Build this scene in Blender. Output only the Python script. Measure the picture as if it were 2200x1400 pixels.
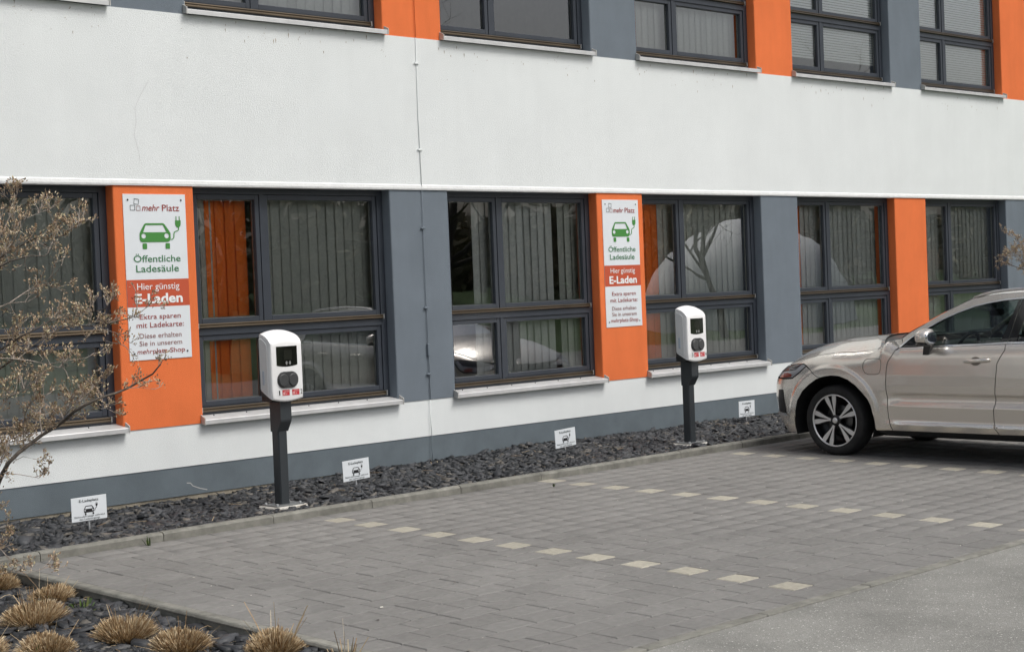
import bpy, bmesh, math, random
import numpy as np
from mathutils import Vector, Matrix, geometry
R = math.radians
for o in list(bpy.data.objects): bpy.data.objects.remove(o)
SC = bpy.context.scene
COL = SC.collection

# ------------------------------------------------------------------ camera
def look_axes(yaw, pitch, roll):
    d = np.array([math.sin(yaw)*math.cos(pitch), math.cos(yaw)*math.cos(pitch), math.sin(pitch)])
    r = np.array([math.cos(yaw), -math.sin(yaw), 0.0]); u = np.cross(r, d)
    return r*math.cos(roll)+u*math.sin(roll), -r*math.sin(roll)+u*math.cos(roll), d
CAM = np.array([0.0, -12.0583, 1.8183]); FPX = 3417.536
AX_R, AX_U, AX_D = look_axes(0.7646, -0.0261, -0.0398)
cam_data = bpy.data.cameras.new('camera'); cam = bpy.data.objects.new('camera', cam_data); COL.objects.link(cam)
M = Matrix(((AX_R[0], AX_U[0], -AX_D[0], CAM[0]), (AX_R[1], AX_U[1], -AX_D[1], CAM[1]), (AX_R[2], AX_U[2], -AX_D[2], CAM[2]), (0, 0, 0, 1)))
cam.matrix_world = M
cam_data.sensor_width = 36.0; cam_data.lens = 36.0*FPX/2200.0; cam_data.clip_start = 0.1; cam_data.clip_end = 3000
SC.camera = cam

# ------------------------------------------------------------------ sky, sun, exposure
SUN_EL, SUN_AZ = R(56), R(160)          # azimuth clockwise from +Y
world = bpy.data.worlds.new('World'); SC.world = world; world.use_nodes = True
nt = world.node_tree; nt.nodes.clear()
sky = nt.nodes.new('ShaderNodeTexSky'); sky.sky_type = 'NISHITA'; sky.sun_disc = False
sky.sun_elevation = SUN_EL; sky.sun_rotation = SUN_AZ; sky.dust_density = 6.0; sky.air_density = 1.0; sky.ozone_density = 1.0
hs = nt.nodes.new('ShaderNodeHueSaturation'); hs.inputs['Saturation'].default_value = 0.55
bg = nt.nodes.new('ShaderNodeBackground'); bg.inputs['Strength'].default_value = 0.10
wo = nt.nodes.new('ShaderNodeOutputWorld')
nt.links.new(sky.outputs[0], hs.inputs['Color']); nt.links.new(hs.outputs[0], bg.inputs['Color']); nt.links.new(bg.outputs[0], wo.inputs['Surface'])
sd = bpy.data.lights.new('sun', 'SUN'); sd.energy = 1.35; sd.angle = R(22); sd.color = (1.0, 0.98, 0.95)
sun = bpy.data.objects.new('sun', sd); COL.objects.link(sun); sun.location = (10, -20, 30)
to_sun = Vector((math.sin(SUN_AZ)*math.cos(SUN_EL), math.cos(SUN_AZ)*math.cos(SUN_EL), math.sin(SUN_EL)))
sun.rotation_euler = to_sun.to_track_quat('Z', 'Y').to_euler()
SC.view_settings.view_transform = 'Standard'; SC.view_settings.look = 'None'; SC.view_settings.gamma = 1.0
SC.view_settings.use_curve_mapping = False
SC.view_settings.exposure = 0.40
SC.render.engine = 'CYCLES'
SC.cycles.max_bounces = 10; SC.cycles.transparent_max_bounces = 16; SC.cycles.glossy_bounces = 5

# ------------------------------------------------------------------ helpers
rnd = random.Random(7); NR = np.random.RandomState(11)
def proj(P):
    v = np.asarray(P, float)-CAM; z = v@AX_D
    return np.stack([1100+FPX*(v@AX_R)/z, 700-FPX*(v@AX_U)/z], -1), z
def ray(x, y): return AX_D+AX_R*((x-1100)/FPX)-AX_U*((y-700)/FPX)
ORIG = {}
def empty(name, loc, label=None, cat=None, group=None, parent=None):
    o = bpy.data.objects.new(name, None); COL.objects.link(o); o.empty_display_size = 0.2
    base = Vector(ORIG[parent.name]) if parent else Vector((0, 0, 0))
    o.location = Vector(loc)-base; o.parent = parent; ORIG[o.name] = tuple(loc)
    tag(o, label, cat, group); return o
def tag(o, label=None, cat=None, group=None, kind=None):
    if label: o['label'] = label
    if cat: o['category'] = cat
    if group: o['group'] = group
    if kind: o['kind'] = kind
    return o
def put(name, verts, faces, mat, parent=None, smooth=False, normals=None, origin=None):
    """one mesh object; vertices are world coordinates"""
    v = np.asarray(verts, float).reshape(-1, 3)
    if origin is None:
        lo, hi = v.min(0), v.max(0); origin = np.array([(lo[0]+hi[0])/2, (lo[1]+hi[1])/2, lo[2]])
    me = bpy.data.meshes.new(name)
    if isinstance(faces, np.ndarray):
        n, k = faces.shape; vv = (v-origin)
        me.vertices.add(len(vv)); me.vertices.foreach_set('co', vv.ravel())
        me.loops.add(n*k); me.loops.foreach_set('vertex_index', faces.ravel().astype(np.int32))
        me.polygons.add(n); me.polygons.foreach_set('loop_start', (np.arange(n)*k).astype(np.int32))
        me.update(calc_edges=True); me.validate()
    else:
        me.from_pydata([tuple(a) for a in (v-origin)], [], faces); me.update()
    if mat is not None:
        for m in (mat if isinstance(mat, (list, tuple)) else [mat]): me.materials.append(m)
    if smooth: me.polygons.foreach_set('use_smooth', [True]*len(me.polygons))
    if normals is not None:
        me.polygons.foreach_set('use_smooth', [True]*len(me.polygons))
        me.normals_split_custom_set_from_vertices([tuple(a) for a in normals])
    o = bpy.data.objects.new(name, me); COL.objects.link(o)
    base = np.array(ORIG[parent.name]) if parent else np.zeros(3)
    o.location = tuple(np.asarray(origin, float)-base); o.parent = parent; ORIG[o.name] = tuple(origin)
    return o
def copy_tree(o, parent=None):
    c = o.copy(); COL.objects.link(c); c.parent = parent
    for ch in o.children: copy_tree(ch, c)
    return c
class MB:
    def __init__(s): s.v = []; s.f = []
    def add(s, vs, fs):
        n = len(s.v); s.v += [tuple(map(float, a)) for a in vs]; s.f += [tuple(n+i for i in f) for f in fs]; return s
    def box(s, x0, x1, y0, y1, z0, z1):
        return s.add([(x0, y0, z0), (x1, y0, z0), (x1, y1, z0), (x0, y1, z0), (x0, y0, z1), (x1, y0, z1), (x1, y1, z1), (x0, y1, z1)],
                     [(0, 3, 2, 1), (4, 5, 6, 7), (0, 1, 5, 4), (1, 2, 6, 5), (2, 3, 7, 6), (3, 0, 4, 7)])
    def bbox(s, x0, x1, y0, y1, z0, z1, b=0.004):
        """box with bevelled edges (chamfer b)"""
        bm = bmesh.new(); bmesh.ops.create_cube(bm, size=1)
        for v in bm.verts: v.co = Vector(((x0+x1)/2+v.co.x*(x1-x0), (y0+y1)/2+v.co.y*(y1-y0), (z0+z1)/2+v.co.z*(z1-z0)))
        bmesh.ops.bevel(bm, geom=list(bm.edges), offset=b, segments=1, affect='EDGES', profile=0.5)
        bm.verts.index_update()
        s.add([v.co for v in bm.verts], [[v.index for v in f.verts] for f in bm.faces]); bm.free(); return s
    def prism_x(s, prof, x0, x1):
        """profile of (y,z) swept along x, closed with caps"""
        n = len(prof); s.add([(x0, y, z) for y, z in prof]+[(x1, y, z) for y, z in prof],
            [(i, (i+1) % n, n+(i+1) % n, n+i) for i in range(n)]+[tuple(range(n-1, -1, -1)), tuple(range(n, 2*n))]); return s
    def prism_z(s, prof, z0, z1):
        n = len(prof); s.add([(x, y, z0) for x, y in prof]+[(x, y, z1) for x, y in prof],
            [(i, (i+1) % n, n+(i+1) % n, n+i) for i in range(n)]+[tuple(range(n-1, -1, -1)), tuple(range(n, 2*n))]); return s
    def tube(s, pts, rad, n=6, cap=True):
        pts = [Vector(p) for p in pts]; rads = rad if isinstance(rad, (list, tuple)) else [rad]*len(pts)
        rings = []; prev = None
        for i, p in enumerate(pts):
            t = (pts[min(i+1, len(pts)-1)]-pts[max(i-1, 0)])
            if t.length < 1e-9: t = Vector((0, 0, 1))
            t.normalize()
            a = t.orthogonal().normalized() if prev is None else (prev-t*prev.dot(t))
            if a.length < 1e-6: a = t.orthogonal()
            a.normalize(); prev = a; b = t.cross(a)
            rings.append([p+(a*math.cos(2*math.pi*k/n)+b*math.sin(2*math.pi*k/n))*rads[i] for k in range(n)])
        vs = [v for r in rings for v in r]; fs = []
        for i in range(len(pts)-1):
            for k in range(n): fs.append((i*n+k, i*n+(k+1) % n, (i+1)*n+(k+1) % n, (i+1)*n+k))
        if cap: fs += [tuple(range(n-1, -1, -1)), tuple(range((len(pts)-1)*n, len(pts)*n))]
        return s.add(vs, fs)
    def build(s, name, mat, parent=None, smooth=False, origin=None): return put(name, s.v, s.f, mat, parent, smooth, origin=origin)
def smooth_by_angle(o, deg=35):
    me = o.data; bm = bmesh.new(); bm.from_mesh(me)
    for f in bm.faces: f.smooth = True
    for e in bm.edges:
        if len(e.link_faces) == 2 and e.calc_face_angle() > R(deg): e.smooth = False
    bm.to_mesh(me); bm.free(); return o

# ------------------------------------------------------------------ materials
MATS = {}
def mat(name, col, rough=0.6, metal=0.0, var=0.0, vscale=8.0, bump=0.0, bscale=60.0, spec=0.5, coat=0.0, col2=None, detail=4.0, obj_var=0.0, bdist=0.01, stain=0.0, sscale=(0.9, 0.9, 0.9)):
    if name in MATS: return MATS[name]
    m = bpy.data.materials.new(name); m.use_nodes = True; n = m.node_tree; b = n.nodes['Principled BSDF']
    c = (*col, 1.0); b.inputs['Base Color'].default_value = c
    b.inputs['Roughness'].default_value = rough; b.inputs['Metallic'].default_value = metal
    b.inputs['Specular IOR Level'].default_value = spec; b.inputs['Coat Weight'].default_value = coat; b.inputs['Coat Roughness'].default_value = 0.04
    tc = n.nodes.new('ShaderNodeTexCoord'); geo = n.nodes.new('ShaderNodeNewGeometry')
    out = None
    if var > 0:
        t = n.nodes.new('ShaderNodeTexNoise'); t.inputs['Scale'].default_value = vscale; t.inputs['Detail'].default_value = detail; t.inputs['Roughness'].default_value = 0.62
        n.links.new(geo.outputs['Position'], t.inputs['Vector'])
        r = n.nodes.new('ShaderNodeMapRange'); r.inputs['From Min'].default_value = 0.3; r.inputs['From Max'].default_value = 0.7
        n.links.new(t.outputs['Fac'], r.inputs['Value'])
        mx = n.nodes.new('ShaderNodeMix'); mx.data_type = 'RGBA'
        lo = tuple(x*(1-var) for x in col); hi = col2 if col2 else tuple(min(1, x*(1+var)) for x in col)
        mx.inputs['A'].default_value = (*lo, 1); mx.inputs['B'].default_value = (*hi, 1)
        n.links.new(r.outputs['Result'], mx.inputs['Factor']); out = mx.outputs['Result']
    if obj_var > 0:
        oi = n.nodes.new('ShaderNodeObjectInfo'); h = n.nodes.new('ShaderNodeHueSaturation')
        mr = n.nodes.new('ShaderNodeMapRange'); mr.inputs['To Min'].default_value = 1-obj_var; mr.inputs['To Max'].default_value = 1+obj_var
        n.links.new(oi.outputs['Random'], mr.inputs['Value']); n.links.new(mr.outputs['Result'], h.inputs['Value'])
        if out: n.links.new(out, h.inputs['Color'])
        else: h.inputs['Color'].default_value = c
        out = h.outputs['Color']
    if stain > 0:
        mp = n.nodes.new('ShaderNodeMapping'); mp.inputs['Scale'].default_value = sscale; n.links.new(geo.outputs['Position'], mp.inputs['Vector'])
        t = n.nodes.new('ShaderNodeTexNoise'); t.inputs['Scale'].default_value = 1.0; t.inputs['Detail'].default_value = 6; t.inputs['Roughness'].default_value = 0.6; n.links.new(mp.outputs['Vector'], t.inputs['Vector'])
        mr = n.nodes.new('ShaderNodeMapRange'); mr.inputs['From Min'].default_value = 0.3; mr.inputs['From Max'].default_value = 0.7; mr.inputs['To Min'].default_value = 1-stain; mr.inputs['To Max'].default_value = 1+stain
        n.links.new(t.outputs['Fac'], mr.inputs['Value']); h = n.nodes.new('ShaderNodeHueSaturation'); n.links.new(mr.outputs['Result'], h.inputs['Value'])
        if out: n.links.new(out, h.inputs['Color'])
        else: h.inputs['Color'].default_value = c
        out = h.outputs['Color']
    if out: n.links.new(out, b.inputs['Base Color'])
    if bump > 0:
        t = n.nodes.new('ShaderNodeTexNoise'); t.inputs['Scale'].default_value = bscale; t.inputs['Detail'].default_value = 3
        n.links.new(geo.outputs['Position'], t.inputs['Vector'])
        bp = n.nodes.new('ShaderNodeBump'); bp.inputs['Strength'].default_value = bump; bp.inputs['Distance'].default_value = bdist
        n.links.new(t.outputs['Fac'], bp.inputs['Height']); n.links.new(bp.outputs['Normal'], b.inputs['Normal'])
    MATS[name] = m; return m
def glass(name, tint, k=1.6, wob=0.0, ior=1.5):
    m = bpy.data.materials.new(name); m.use_nodes = True; n = m.node_tree; n.nodes.clear()
    o = n.nodes.new('ShaderNodeOutputMaterial'); mx = n.nodes.new('ShaderNodeMixShader')
    tr = n.nodes.new('ShaderNodeBsdfTransparent'); tr.inputs['Color'].default_value = (*tint, 1)
    gl = n.nodes.new('ShaderNodeBsdfGlossy'); gl.inputs['Roughness'].default_value = 0.0; gl.inputs['Color'].default_value = (0.95, 0.97, 1, 1)
    fr = n.nodes.new('ShaderNodeFresnel'); fr.inputs['IOR'].default_value = ior
    mu = n.nodes.new('ShaderNodeMath'); mu.operation = 'MULTIPLY'; mu.inputs[1].default_value = k; mu.use_clamp = True
    n.links.new(fr.outputs[0], mu.inputs[0]); n.links.new(mu.outputs[0], mx.inputs['Fac']); n.links.new(tr.outputs[0], mx.inputs[1]); n.links.new(gl.outputs[0], mx.inputs[2])
    n.links.new(mx.outputs[0], o.inputs['Surface'])
    if wob > 0:
        geo = n.nodes.new('ShaderNodeNewGeometry'); t = n.nodes.new('ShaderNodeTexNoise'); t.inputs['Scale'].default_value = 1.1; t.inputs['Detail'].default_value = 1.0
        bp = n.nodes.new('ShaderNodeBump'); bp.inputs['Strength'].default_value = 1.0; bp.inputs['Distance'].default_value = wob
        n.links.new(geo.outputs['Position'], t.inputs['Vector']); n.links.new(t.outputs['Fac'], bp.inputs['Height']); n.links.new(bp.outputs['Normal'], gl.inputs['Normal'])
    MATS[name] = m; return m

WHITE = mat('white_render', (0.728, 0.765, 0.765), 0.9, var=0.03, vscale=1.3, bump=0.45, bscale=150, spec=0.2, detail=8, stain=0.016, sscale=(4, 4, .5))
GREYR = mat('grey_render', (0.158, 0.188, 0.218), 0.9, stain=.05, sscale=(4, 4, .8), var=0.07, vscale=1.8, bump=0.4, bscale=190, spec=0.2, detail=8)
PLINTH = mat('plinth_render', (0.130, 0.158, 0.177), 0.9, stain=.10, sscale=(2.5, 2.5, 2.5), var=0.10, vscale=2.2, bump=0.4, bscale=160, spec=0.2, detail=8)
ORANGE = mat('orange_render', (0.76, 0.185, 0.06), 0.9, stain=.05, sscale=(4, 4, .8), var=0.06, vscale=1.6, bump=0.5, bscale=170, spec=0.2, detail=8)
BASEC = mat('bare_concrete_base', (0.26, 0.235, 0.185), 0.95, var=0.35, vscale=7, bump=0.5, bscale=60, spec=0.2)
FRAME = mat('anthracite_frame', (0.035, 0.042, 0.054), 0.42, var=0.12, vscale=3, spec=0.5)
RAIL = mat('bronze_rail', (0.075, 0.058, 0.038), 0.3, metal=0.7, var=0.2, vscale=3)
SPACER = mat('glass_edge_spacer', (0.42, 0.43, 0.42), 0.4, metal=0.5)
SILL = mat('aluminium_sill', (0.60, 0.61, 0.61), 0.42, metal=0.35, var=0.10, vscale=6, spec=0.5)
ALU_CAP = mat('sill_end_cap', (0.5, 0.5, 0.48), 0.5, metal=0.3)
PANE = glass('window_glass', (0.93, 0.96, 0.94), 3.5, wob=0.003)
ROOMW = mat('room_wall', (0.50, 0.49, 0.46), 0.9, var=0.1)
BL_GREY = mat('grey_blind_fabric', (0.44, 0.45, 0.43), 0.9, var=0.06, vscale=30, obj_var=0.10)
BL_OR = mat('orange_blind_fabric', (0.88, 0.20, 0.028), 0.9, var=0.06, vscale=30, obj_var=0.12)
BL_SILV = mat('silver_blind_metal', (0.92, 0.93, 0.93), 0.5, var=0.02)
PAVER = mat('dark_paver', (0.198, 0.195, 0.186), 0.92, stain=.11, sscale=(.8, .8, .8), var=0.12, vscale=22, bump=0.5, bscale=260, spec=0.25, obj_var=0.06, detail=10)
MARK = mat('beige_paver', (0.375, 0.355, 0.295), 0.92, var=0.14, vscale=30, bump=0.5, bscale=260, spec=0.25, obj_var=0.08, detail=8)
JOINT = mat('joint_sand', (0.034, 0.032, 0.028), 1.0, var=0.5, vscale=40)
KERB = mat('kerb_concrete', (0.205, 0.203, 0.18), 0.95, stain=.15, sscale=(1.5, 1.5, 1.5), var=0.30, vscale=9, bump=0.6, bscale=150, spec=0.2, obj_var=0.08, detail=8)
SOIL = mat('dark_soil', (0.02, 0.021, 0.023), 1.0, var=0.4, vscale=25)
SLATE = mat('slate_chips', (0.05, 0.053, 0.06), 0.62, var=0.55, vscale=28, bump=0.4, bscale=140, spec=0.4, detail=3, col2=(0.098, 0.102, 0.110), obj_var=0.3)
POLE = mat('anthracite_powder_coat', (0.030, 0.036, 0.041), 0.45, var=0.06, vscale=40, bump=0.08, bscale=400)
CHW = mat('white_charger_plastic', (0.80, 0.81, 0.81), 0.32, var=0.02, vscale=20)
CHG = mat('light_grey_charger_side', (0.66, 0.68, 0.68), 0.5)
CHL = mat('side_light_strip', (0.46, 0.53, 0.60), 0.4)
BLK = mat('black_plastic', (0.012, 0.013, 0.014), 0.35)
DGREY = mat('dark_grey_plastic', (0.032, 0.034, 0.036), 0.55)
SCREEN = mat('screen_glass', (0.006, 0.006, 0.006), 0.08, coat=1.0)
LCD = mat('lcd_panel', (0.012, 0.013, 0.010), 0.2, coat=0.5)
ICON = mat('pale_print', (0.45, 0.46, 0.45), 0.6)
STW = mat('sticker_white', (0.72, 0.73, 0.73), 0.5)
STR = mat('sticker_red', (0.50, 0.03, 0.04), 0.45)
SIGNW = mat('sign_white', (0.70, 0.745, 0.775), 0.4, var=0.03, vscale=4)
SIGNRED = mat('sign_rust_red', (0.50, 0.085, 0.035), 0.45)
PRINT_RED = mat('print_red_brown', (0.30, 0.045, 0.035), 0.5)
PRINT_GREY = mat('print_grey_red', (0.27, 0.12, 0.11), 0.5)
PRINT_GREEN = mat('print_green', (0.055, 0.19, 0.085), 0.5)
PRINT_LEAF = mat('print_leaf_green', (0.055, 0.235, 0.045), 0.5)
PRINT_DARK = mat('print_dark_grey', (0.045, 0.06, 0.06), 0.5)
PRINT_BLACK = mat('print_black', (0.012, 0.012, 0.014), 0.5)
PRINT_WHITE = mat('print_white', (0.80, 0.82, 0.82), 0.5)
SCREW = mat('screw_dark', (0.01, 0.01, 0.012), 0.4)
GALV = mat('galvanised_steel', (0.50, 0.52, 0.53), 0.45, metal=0.25, var=0.2, vscale=30)
SLAB = mat('pale_concrete_slab', (0.50, 0.49, 0.45), 0.9, var=0.2, vscale=20, bump=0.4, bscale=120)
# ------------------------------------------------------------------ ground, road, paving
GY = 0.01048
def gz(y): return GY*(y+1.6)
def asphalt_mat():
    m = bpy.data.materials.new('asphalt'); m.use_nodes = True; n = m.node_tree; b = n.nodes['Principled BSDF']; b.inputs['Roughness'].default_value = 0.9; b.inputs['Specular IOR Level'].default_value = 0.3
    geo = n.nodes.new('ShaderNodeNewGeometry')
    v = n.nodes.new('ShaderNodeTexVoronoi'); v.inputs['Scale'].default_value = 150; n.links.new(geo.outputs['Position'], v.inputs['Vector'])
    cr = n.nodes.new('ShaderNodeValToRGB'); e = cr.color_ramp.elements
    e[0].position = 0.0; e[0].color = (0.19, 0.19, 0.176, 1); e[1].position = 0.93; e[1].color = (0.248, 0.248, 0.23, 1)
    x = cr.color_ramp.elements.new(0.985); x.color = (0.33, 0.33, 0.31, 1); x = cr.color_ramp.elements.new(0.996); x.color = (0.62, 0.61, 0.57, 1)
    sp = n.nodes.new('ShaderNodeSeparateColor'); n.links.new(v.outputs['Color'], sp.inputs[0]); n.links.new(sp.outputs[0], cr.inputs['Fac'])
    t = n.nodes.new('ShaderNodeTexNoise'); t.inputs['Scale'].default_value = 1.4; t.inputs['Detail'].default_value = 9; t.inputs['Roughness'].default_value = 0.65; n.links.new(geo.outputs['Position'], t.inputs['Vector'])
    mr = n.nodes.new('ShaderNodeMapRange'); mr.inputs['From Min'].default_value = 0.3; mr.inputs['From Max'].default_value = 0.7; mr.inputs['To Min'].default_value = 0.78; mr.inputs['To Max'].default_value = 1.2; n.links.new(t.outputs['Fac'], mr.inputs['Value'])
    h = n.nodes.new('ShaderNodeHueSaturation'); n.links.new(cr.outputs['Color'], h.inputs['Color']); n.links.new(mr.outputs['Result'], h.inputs['Value']); n.links.new(h.outputs['Color'], b.inputs['Base Color'])
    bp = n.nodes.new('ShaderNodeBump'); bp.inputs['Strength'].default_value = 0.7; bp.inputs['Distance'].default_value = 0.004; n.links.new(v.outputs['Distance'], bp.inputs['Height']); n.links.new(bp.outputs['Normal'], b.inputs['Normal'])
    return m
ASPH = asphalt_mat()
LAWN = mat('lawn_grass', (0.045, 0.085, 0.02), 1.0, var=0.4, vscale=3, bump=0.6, bscale=40)
tag(MB().add([(-900, -1500, -.2), (1500, -1500, -.2), (1500, 900, -.2), (-900, 900, -.2)], [(0, 1, 2, 3)]).build('ground', LAWN), kind='structure')
tag(MB().box(-120, 220, -17.5, -6.705, -.195, -.062).build('road', ASPH), kind='structure')
# back bed and front-left bed soil
tag(MB().box(-4, 24, -1.56, 0.005, -.18, .02).build('back_bed_soil', SOIL), kind='structure')
tag(MB().box(-4, 4.985, -6.6, -1.72, -.18, -.135).build('front_bed_soil', SOIL), kind='structure')

paving = empty('paving', (12, -4, 0)); paving['kind'] = 'structure'
PX0, PX1, ROWS = 5.085, 20.6, 25
yA, yB = -1.622, -1.622-0.2*ROWS
bed = MB().add([(PX0-.09, yA+.02, gz(yA)-.016), (PX1, yA+.02, gz(yA)-.016), (PX1, yB-.09, gz(yB)-.016), (PX0-.09, yB-.09, gz(yB)-.016)], [(3, 2, 1, 0)])
bed.build('joint_bed', JOINT, paving)
MX = [7.73, 10.34, 12.93, 15.52, 18.1]
def paver_geo(L, W=0.2, H=0.05, g=0.0036, b=0.005):
    x, y = L/2-g*.75, W/2-g*1.5
    lo = [(-x, -y, -H), (x, -y, -H), (x, y, -H), (-x, y, -H)]; mid = [(-x, -y, -b), (x, -y, -b), (x, y, -b), (-x, y, -b)]
    top = [(-x+b, -y+b, 0), (x-b, -y+b, 0), (x-b, y-b, 0), (-x+b, y-b, 0)]
    f = [(8, 9, 10, 11)]
    for k in range(4):
        j = (k+1) % 4; f += [(k, j, 4+j, 4+k), (4+k, 4+j, 8+j, 8+k)]
    return np.array(lo+mid+top), f
stones = []; marks = []
pr = random.Random(3)
for i in range(ROWS):
    yc = yA-0.2*i-0.1; cuts = []
    mk = [x for j, x in enumerate(MX) if (i+j) % 2 == 1]
    edges = [PX0]
    for x in mk: edges += [x-.1, x+.1]
    edges.append(PX1)
    for a, b in zip(edges[0::2], edges[1::2]):
        L = []; rem = b-a
        while rem > 0.34:
            l = pr.choice([0.3, 0.2, 0.3, 0.2, 0.3])
            if rem-l < 0.09: break
            L.append(l); rem -= l
        L.append(rem) if rem > 0.1 else None
        k = (b-a)/sum(L); x = a
        for l in L: stones.append((x+l*k/2, yc, l*k)); x += l*k
    for x in mk: marks.append((x, yc, 0.2))
def in_view(x, y):
    P, z = proj((x, y, gz(y))); return -15 < P[0] < 2215 and -15 < P[1] < 1415
stones.sort(key=lambda s: (0 if in_view(s[0], s[1]) else 1, (s[0]-CAM[0])**2+(s[1]-CAM[1])**2))
PM = {}
for L in (0.2, 0.3):
    for m_, nm in ((PAVER, 'paver'), (MARK, 'marking_stone')):
        v, f = paver_geo(L); me = bpy.data.meshes.new(nm); me.from_pydata([tuple(a) for a in v], [], f); me.materials.append(m_); PM[(L, nm)] = me
def lay(s, nm):
    L = 0.2 if s[2] < 0.25 else 0.3
    o = bpy.data.objects.new(nm, PM[(L, nm)]); COL.objects.link(o); o.parent = paving
    o.location = (s[0]-12, s[1]+4, gz(s[1])+pr.uniform(-.0018, .0018)); o.scale = (s[2]/L, 1, 1)
    o.rotation_euler = (math.atan(GY)+pr.uniform(-.005, .005), pr.uniform(-.004, .004), pr.uniform(-.005, .005))
for s in stones[:296]: lay(s, 'paver')
for s in marks: lay(s, 'marking_stone')
V = []; Fq = []
for s in stones[296:]:
    v, f = paver_geo(s[2]); n = len(V)*12
    v = v+np.array([s[0], s[1], gz(s[1])+pr.uniform(-.0018, .0018)]); v[:, 2] += (v[:, 1]-s[1])*GY+(v[:, 0]-s[0])*pr.uniform(-.004, .004)
    V.append(v); Fq += [[n+i for i in q] for q in f]
put('paver', np.concatenate(V), np.array(Fq), PAVER, paving)['kind'] = 'stuff'
# kerb stones along the back bed, left edge, road edge
def kerb_x(x0, x1, yf, yb, zb, zt, ch, name='kerb_stone'):
    a, b = x0+.003, x1-.003
    prof = [(yf, zb), (yf+.004, zt-ch), (yf+ch, zt-.004), (yf+ch+.012, zt), (yb, zt), (yb, zb)]
    return MB().prism_x([(y, z) for y, z in prof][::-1], a, b).build(name, KERB, paving)
for k in range(-1, 15):
    dz = pr.uniform(-.004, .004)
    kerb_x(5.3+k, 6.3+k, -1.633+pr.uniform(-.003, .003), -1.552, -.15, .066+dz, .016)
for k in range(6):                          # left edge, flush with the pavers
    y1 = -1.64-k*1.0; y0 = max(y1-.996, -6.69)
    m = MB().add([(x, y, z+gz(y)) for y in (y0+.003, y1-.003) for x, z in ((5.003, -.2), (5.003, -.014), (5.011, -.002), (5.02, .003), (5.08, .003), (5.08, -.2))],
                 [(0, 1, 7, 6), (1, 2, 8, 7), (2, 3, 9, 8), (3, 4, 10, 9), (4, 5, 11, 10), (5, 4, 3, 2, 1, 0), (6, 7, 8, 9, 10, 11)])
    m.build('kerb_stone', KERB, paving)
for k in range(16):
    x0 = 5.0+k; y = yB
    MB().bbox(x0+.002, x0+.998, y-.083, y-.003, gz(y)-.12, gz(y)+.0015+pr.uniform(-.001, .001), .006).build('edging_stone', KERB, paving)

# ------------------------------------------------------------------ building
bld = empty('office_building', (13, 0, 0), 'white rendered office building with orange and grey pilasters between dark windows', 'building')
PIL = [(3.97, 4.745), (6.94, 7.734), (9.969, 10.731), (12.933, 13.698), (15.908, 16.669), (18.895, 19.682), (21.9, 22.66), (24.87, 25.63)]
XL, XR = -6.0, 32.0
def part(name, m, parent=bld): return lambda mb, **k: mb.build(name, m, parent, **k)
def strip(x0, x1, y, z0, z1, m, name):
    MB().box(x0, x1, y, .34, z0, z1).build(name, m, bld)
strip(XL, XR, .014, -.19, .085, BASEC, 'foundation')
strip(XL, XR, .006, .085, .339, PLINTH, 'plinth')
strip(XL, XR, .0, .339, .705, WHITE, 'lower_wall')
strip(XL, XR, -.012, 2.797, 4.30, WHITE, 'middle_wall')
strip(XL, XR, -.012, 6.42, 7.4, WHITE, 'upper_wall')
MB().prism_x([(-.012, 2.845), (-.020, 2.836), (-.023, 2.808), (-.019, 2.792), (.1, 2.792), (.1, 2.845)][::-1], XL, XR).build('drip_edge', mat('white_drip_edge', (0.77, 0.79, 0.785), 0.95, var=0.06, vscale=9, bump=0.4, bscale=40, bdist=.01, spec=.1), bld)
for z0, z1 in ((.705, 2.797), (4.30, 6.42)):
    strip(XL, PIL[0][0], -.004, z0, z1, WHITE, 'end_wall'); strip(PIL[-1][1], XR, -.004, z0, z1, WHITE, 'end_wall')
def pilaster(x0, x1, z0, z1, m):
    r = .012; f = -.006
    prof = [(x0, .34), (x0, f+r), (x0+r*.3, f+r*.3), (x0+r, f), (x1-r, f), (x1-r*.3, f+r*.3), (x1, f+r), (x1, .34)]
    MB().prism_z(prof, z0, z1).build('pilaster', m, bld)
for k, (a, b) in enumerate(PIL):
    pilaster(a, b, .703, 2.797, ORANGE if k % 2 else GREYR)
    pilaster(a, b, 4.298, 6.42, GREYR if k % 2 else ORANGE)
MB().box(XL-.2, XR+.2, -.2, 10.2, 7.4, 7.62).build('roof', SILL, bld)
for nm, a in (('end_wall', (XL, XL+.3, .34, 10, -.2, 7.4)), ('end_wall', (XR-.3, XR, .34, 10, -.2, 7.4)), ('back_wall', (XL, XR, 9.7, 10, -.2, 7.4))): MB().box(*a).build(nm, WHITE, bld)
MB().box(XL+.3, XR-.3, .34, 9.7, 2.95, 3.9).build('floor_slab', ROOMW, bld)
MB().box(XL+.3, XR-.3, .34, 9.7, 0.0, .55).build('floor_slab', mat('carpet', (0.09, 0.09, 0.1), 1.0), bld)
MB().box(XL+.3, XR-.3, .34, 9.7, 6.5, 7.3).build('floor_slab', ROOMW, bld)
for z0, z1 in ((.55, 2.95), (3.9, 6.5)):
    MB().box(XL+.3, XR-.3, 4.6, 4.75, z0, z1).build('inner_wall', ROOMW, bld)
    for x in (7.3, 13.3, 19.3): MB().box(x-.06, x+.06, .36, 4.6, z0, z1).build('inner_wall', ROOMW, bld)
def frame_ring(mb, x0, x1, z0, z1, w, y0, y1, b=.003):
    mb.bbox(x0, x0+w, y0, y1, z0, z1, b); mb.bbox(x1-w, x1, y0, y1, z0, z1, b)
    mb.bbox(x0+w-.0005, x1-w+.0005, y0, y1, z0, z0+w, b); mb.bbox(x0+w-.0005, x1-w+.0005, y0, y1, z1-w, z1, b)
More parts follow.
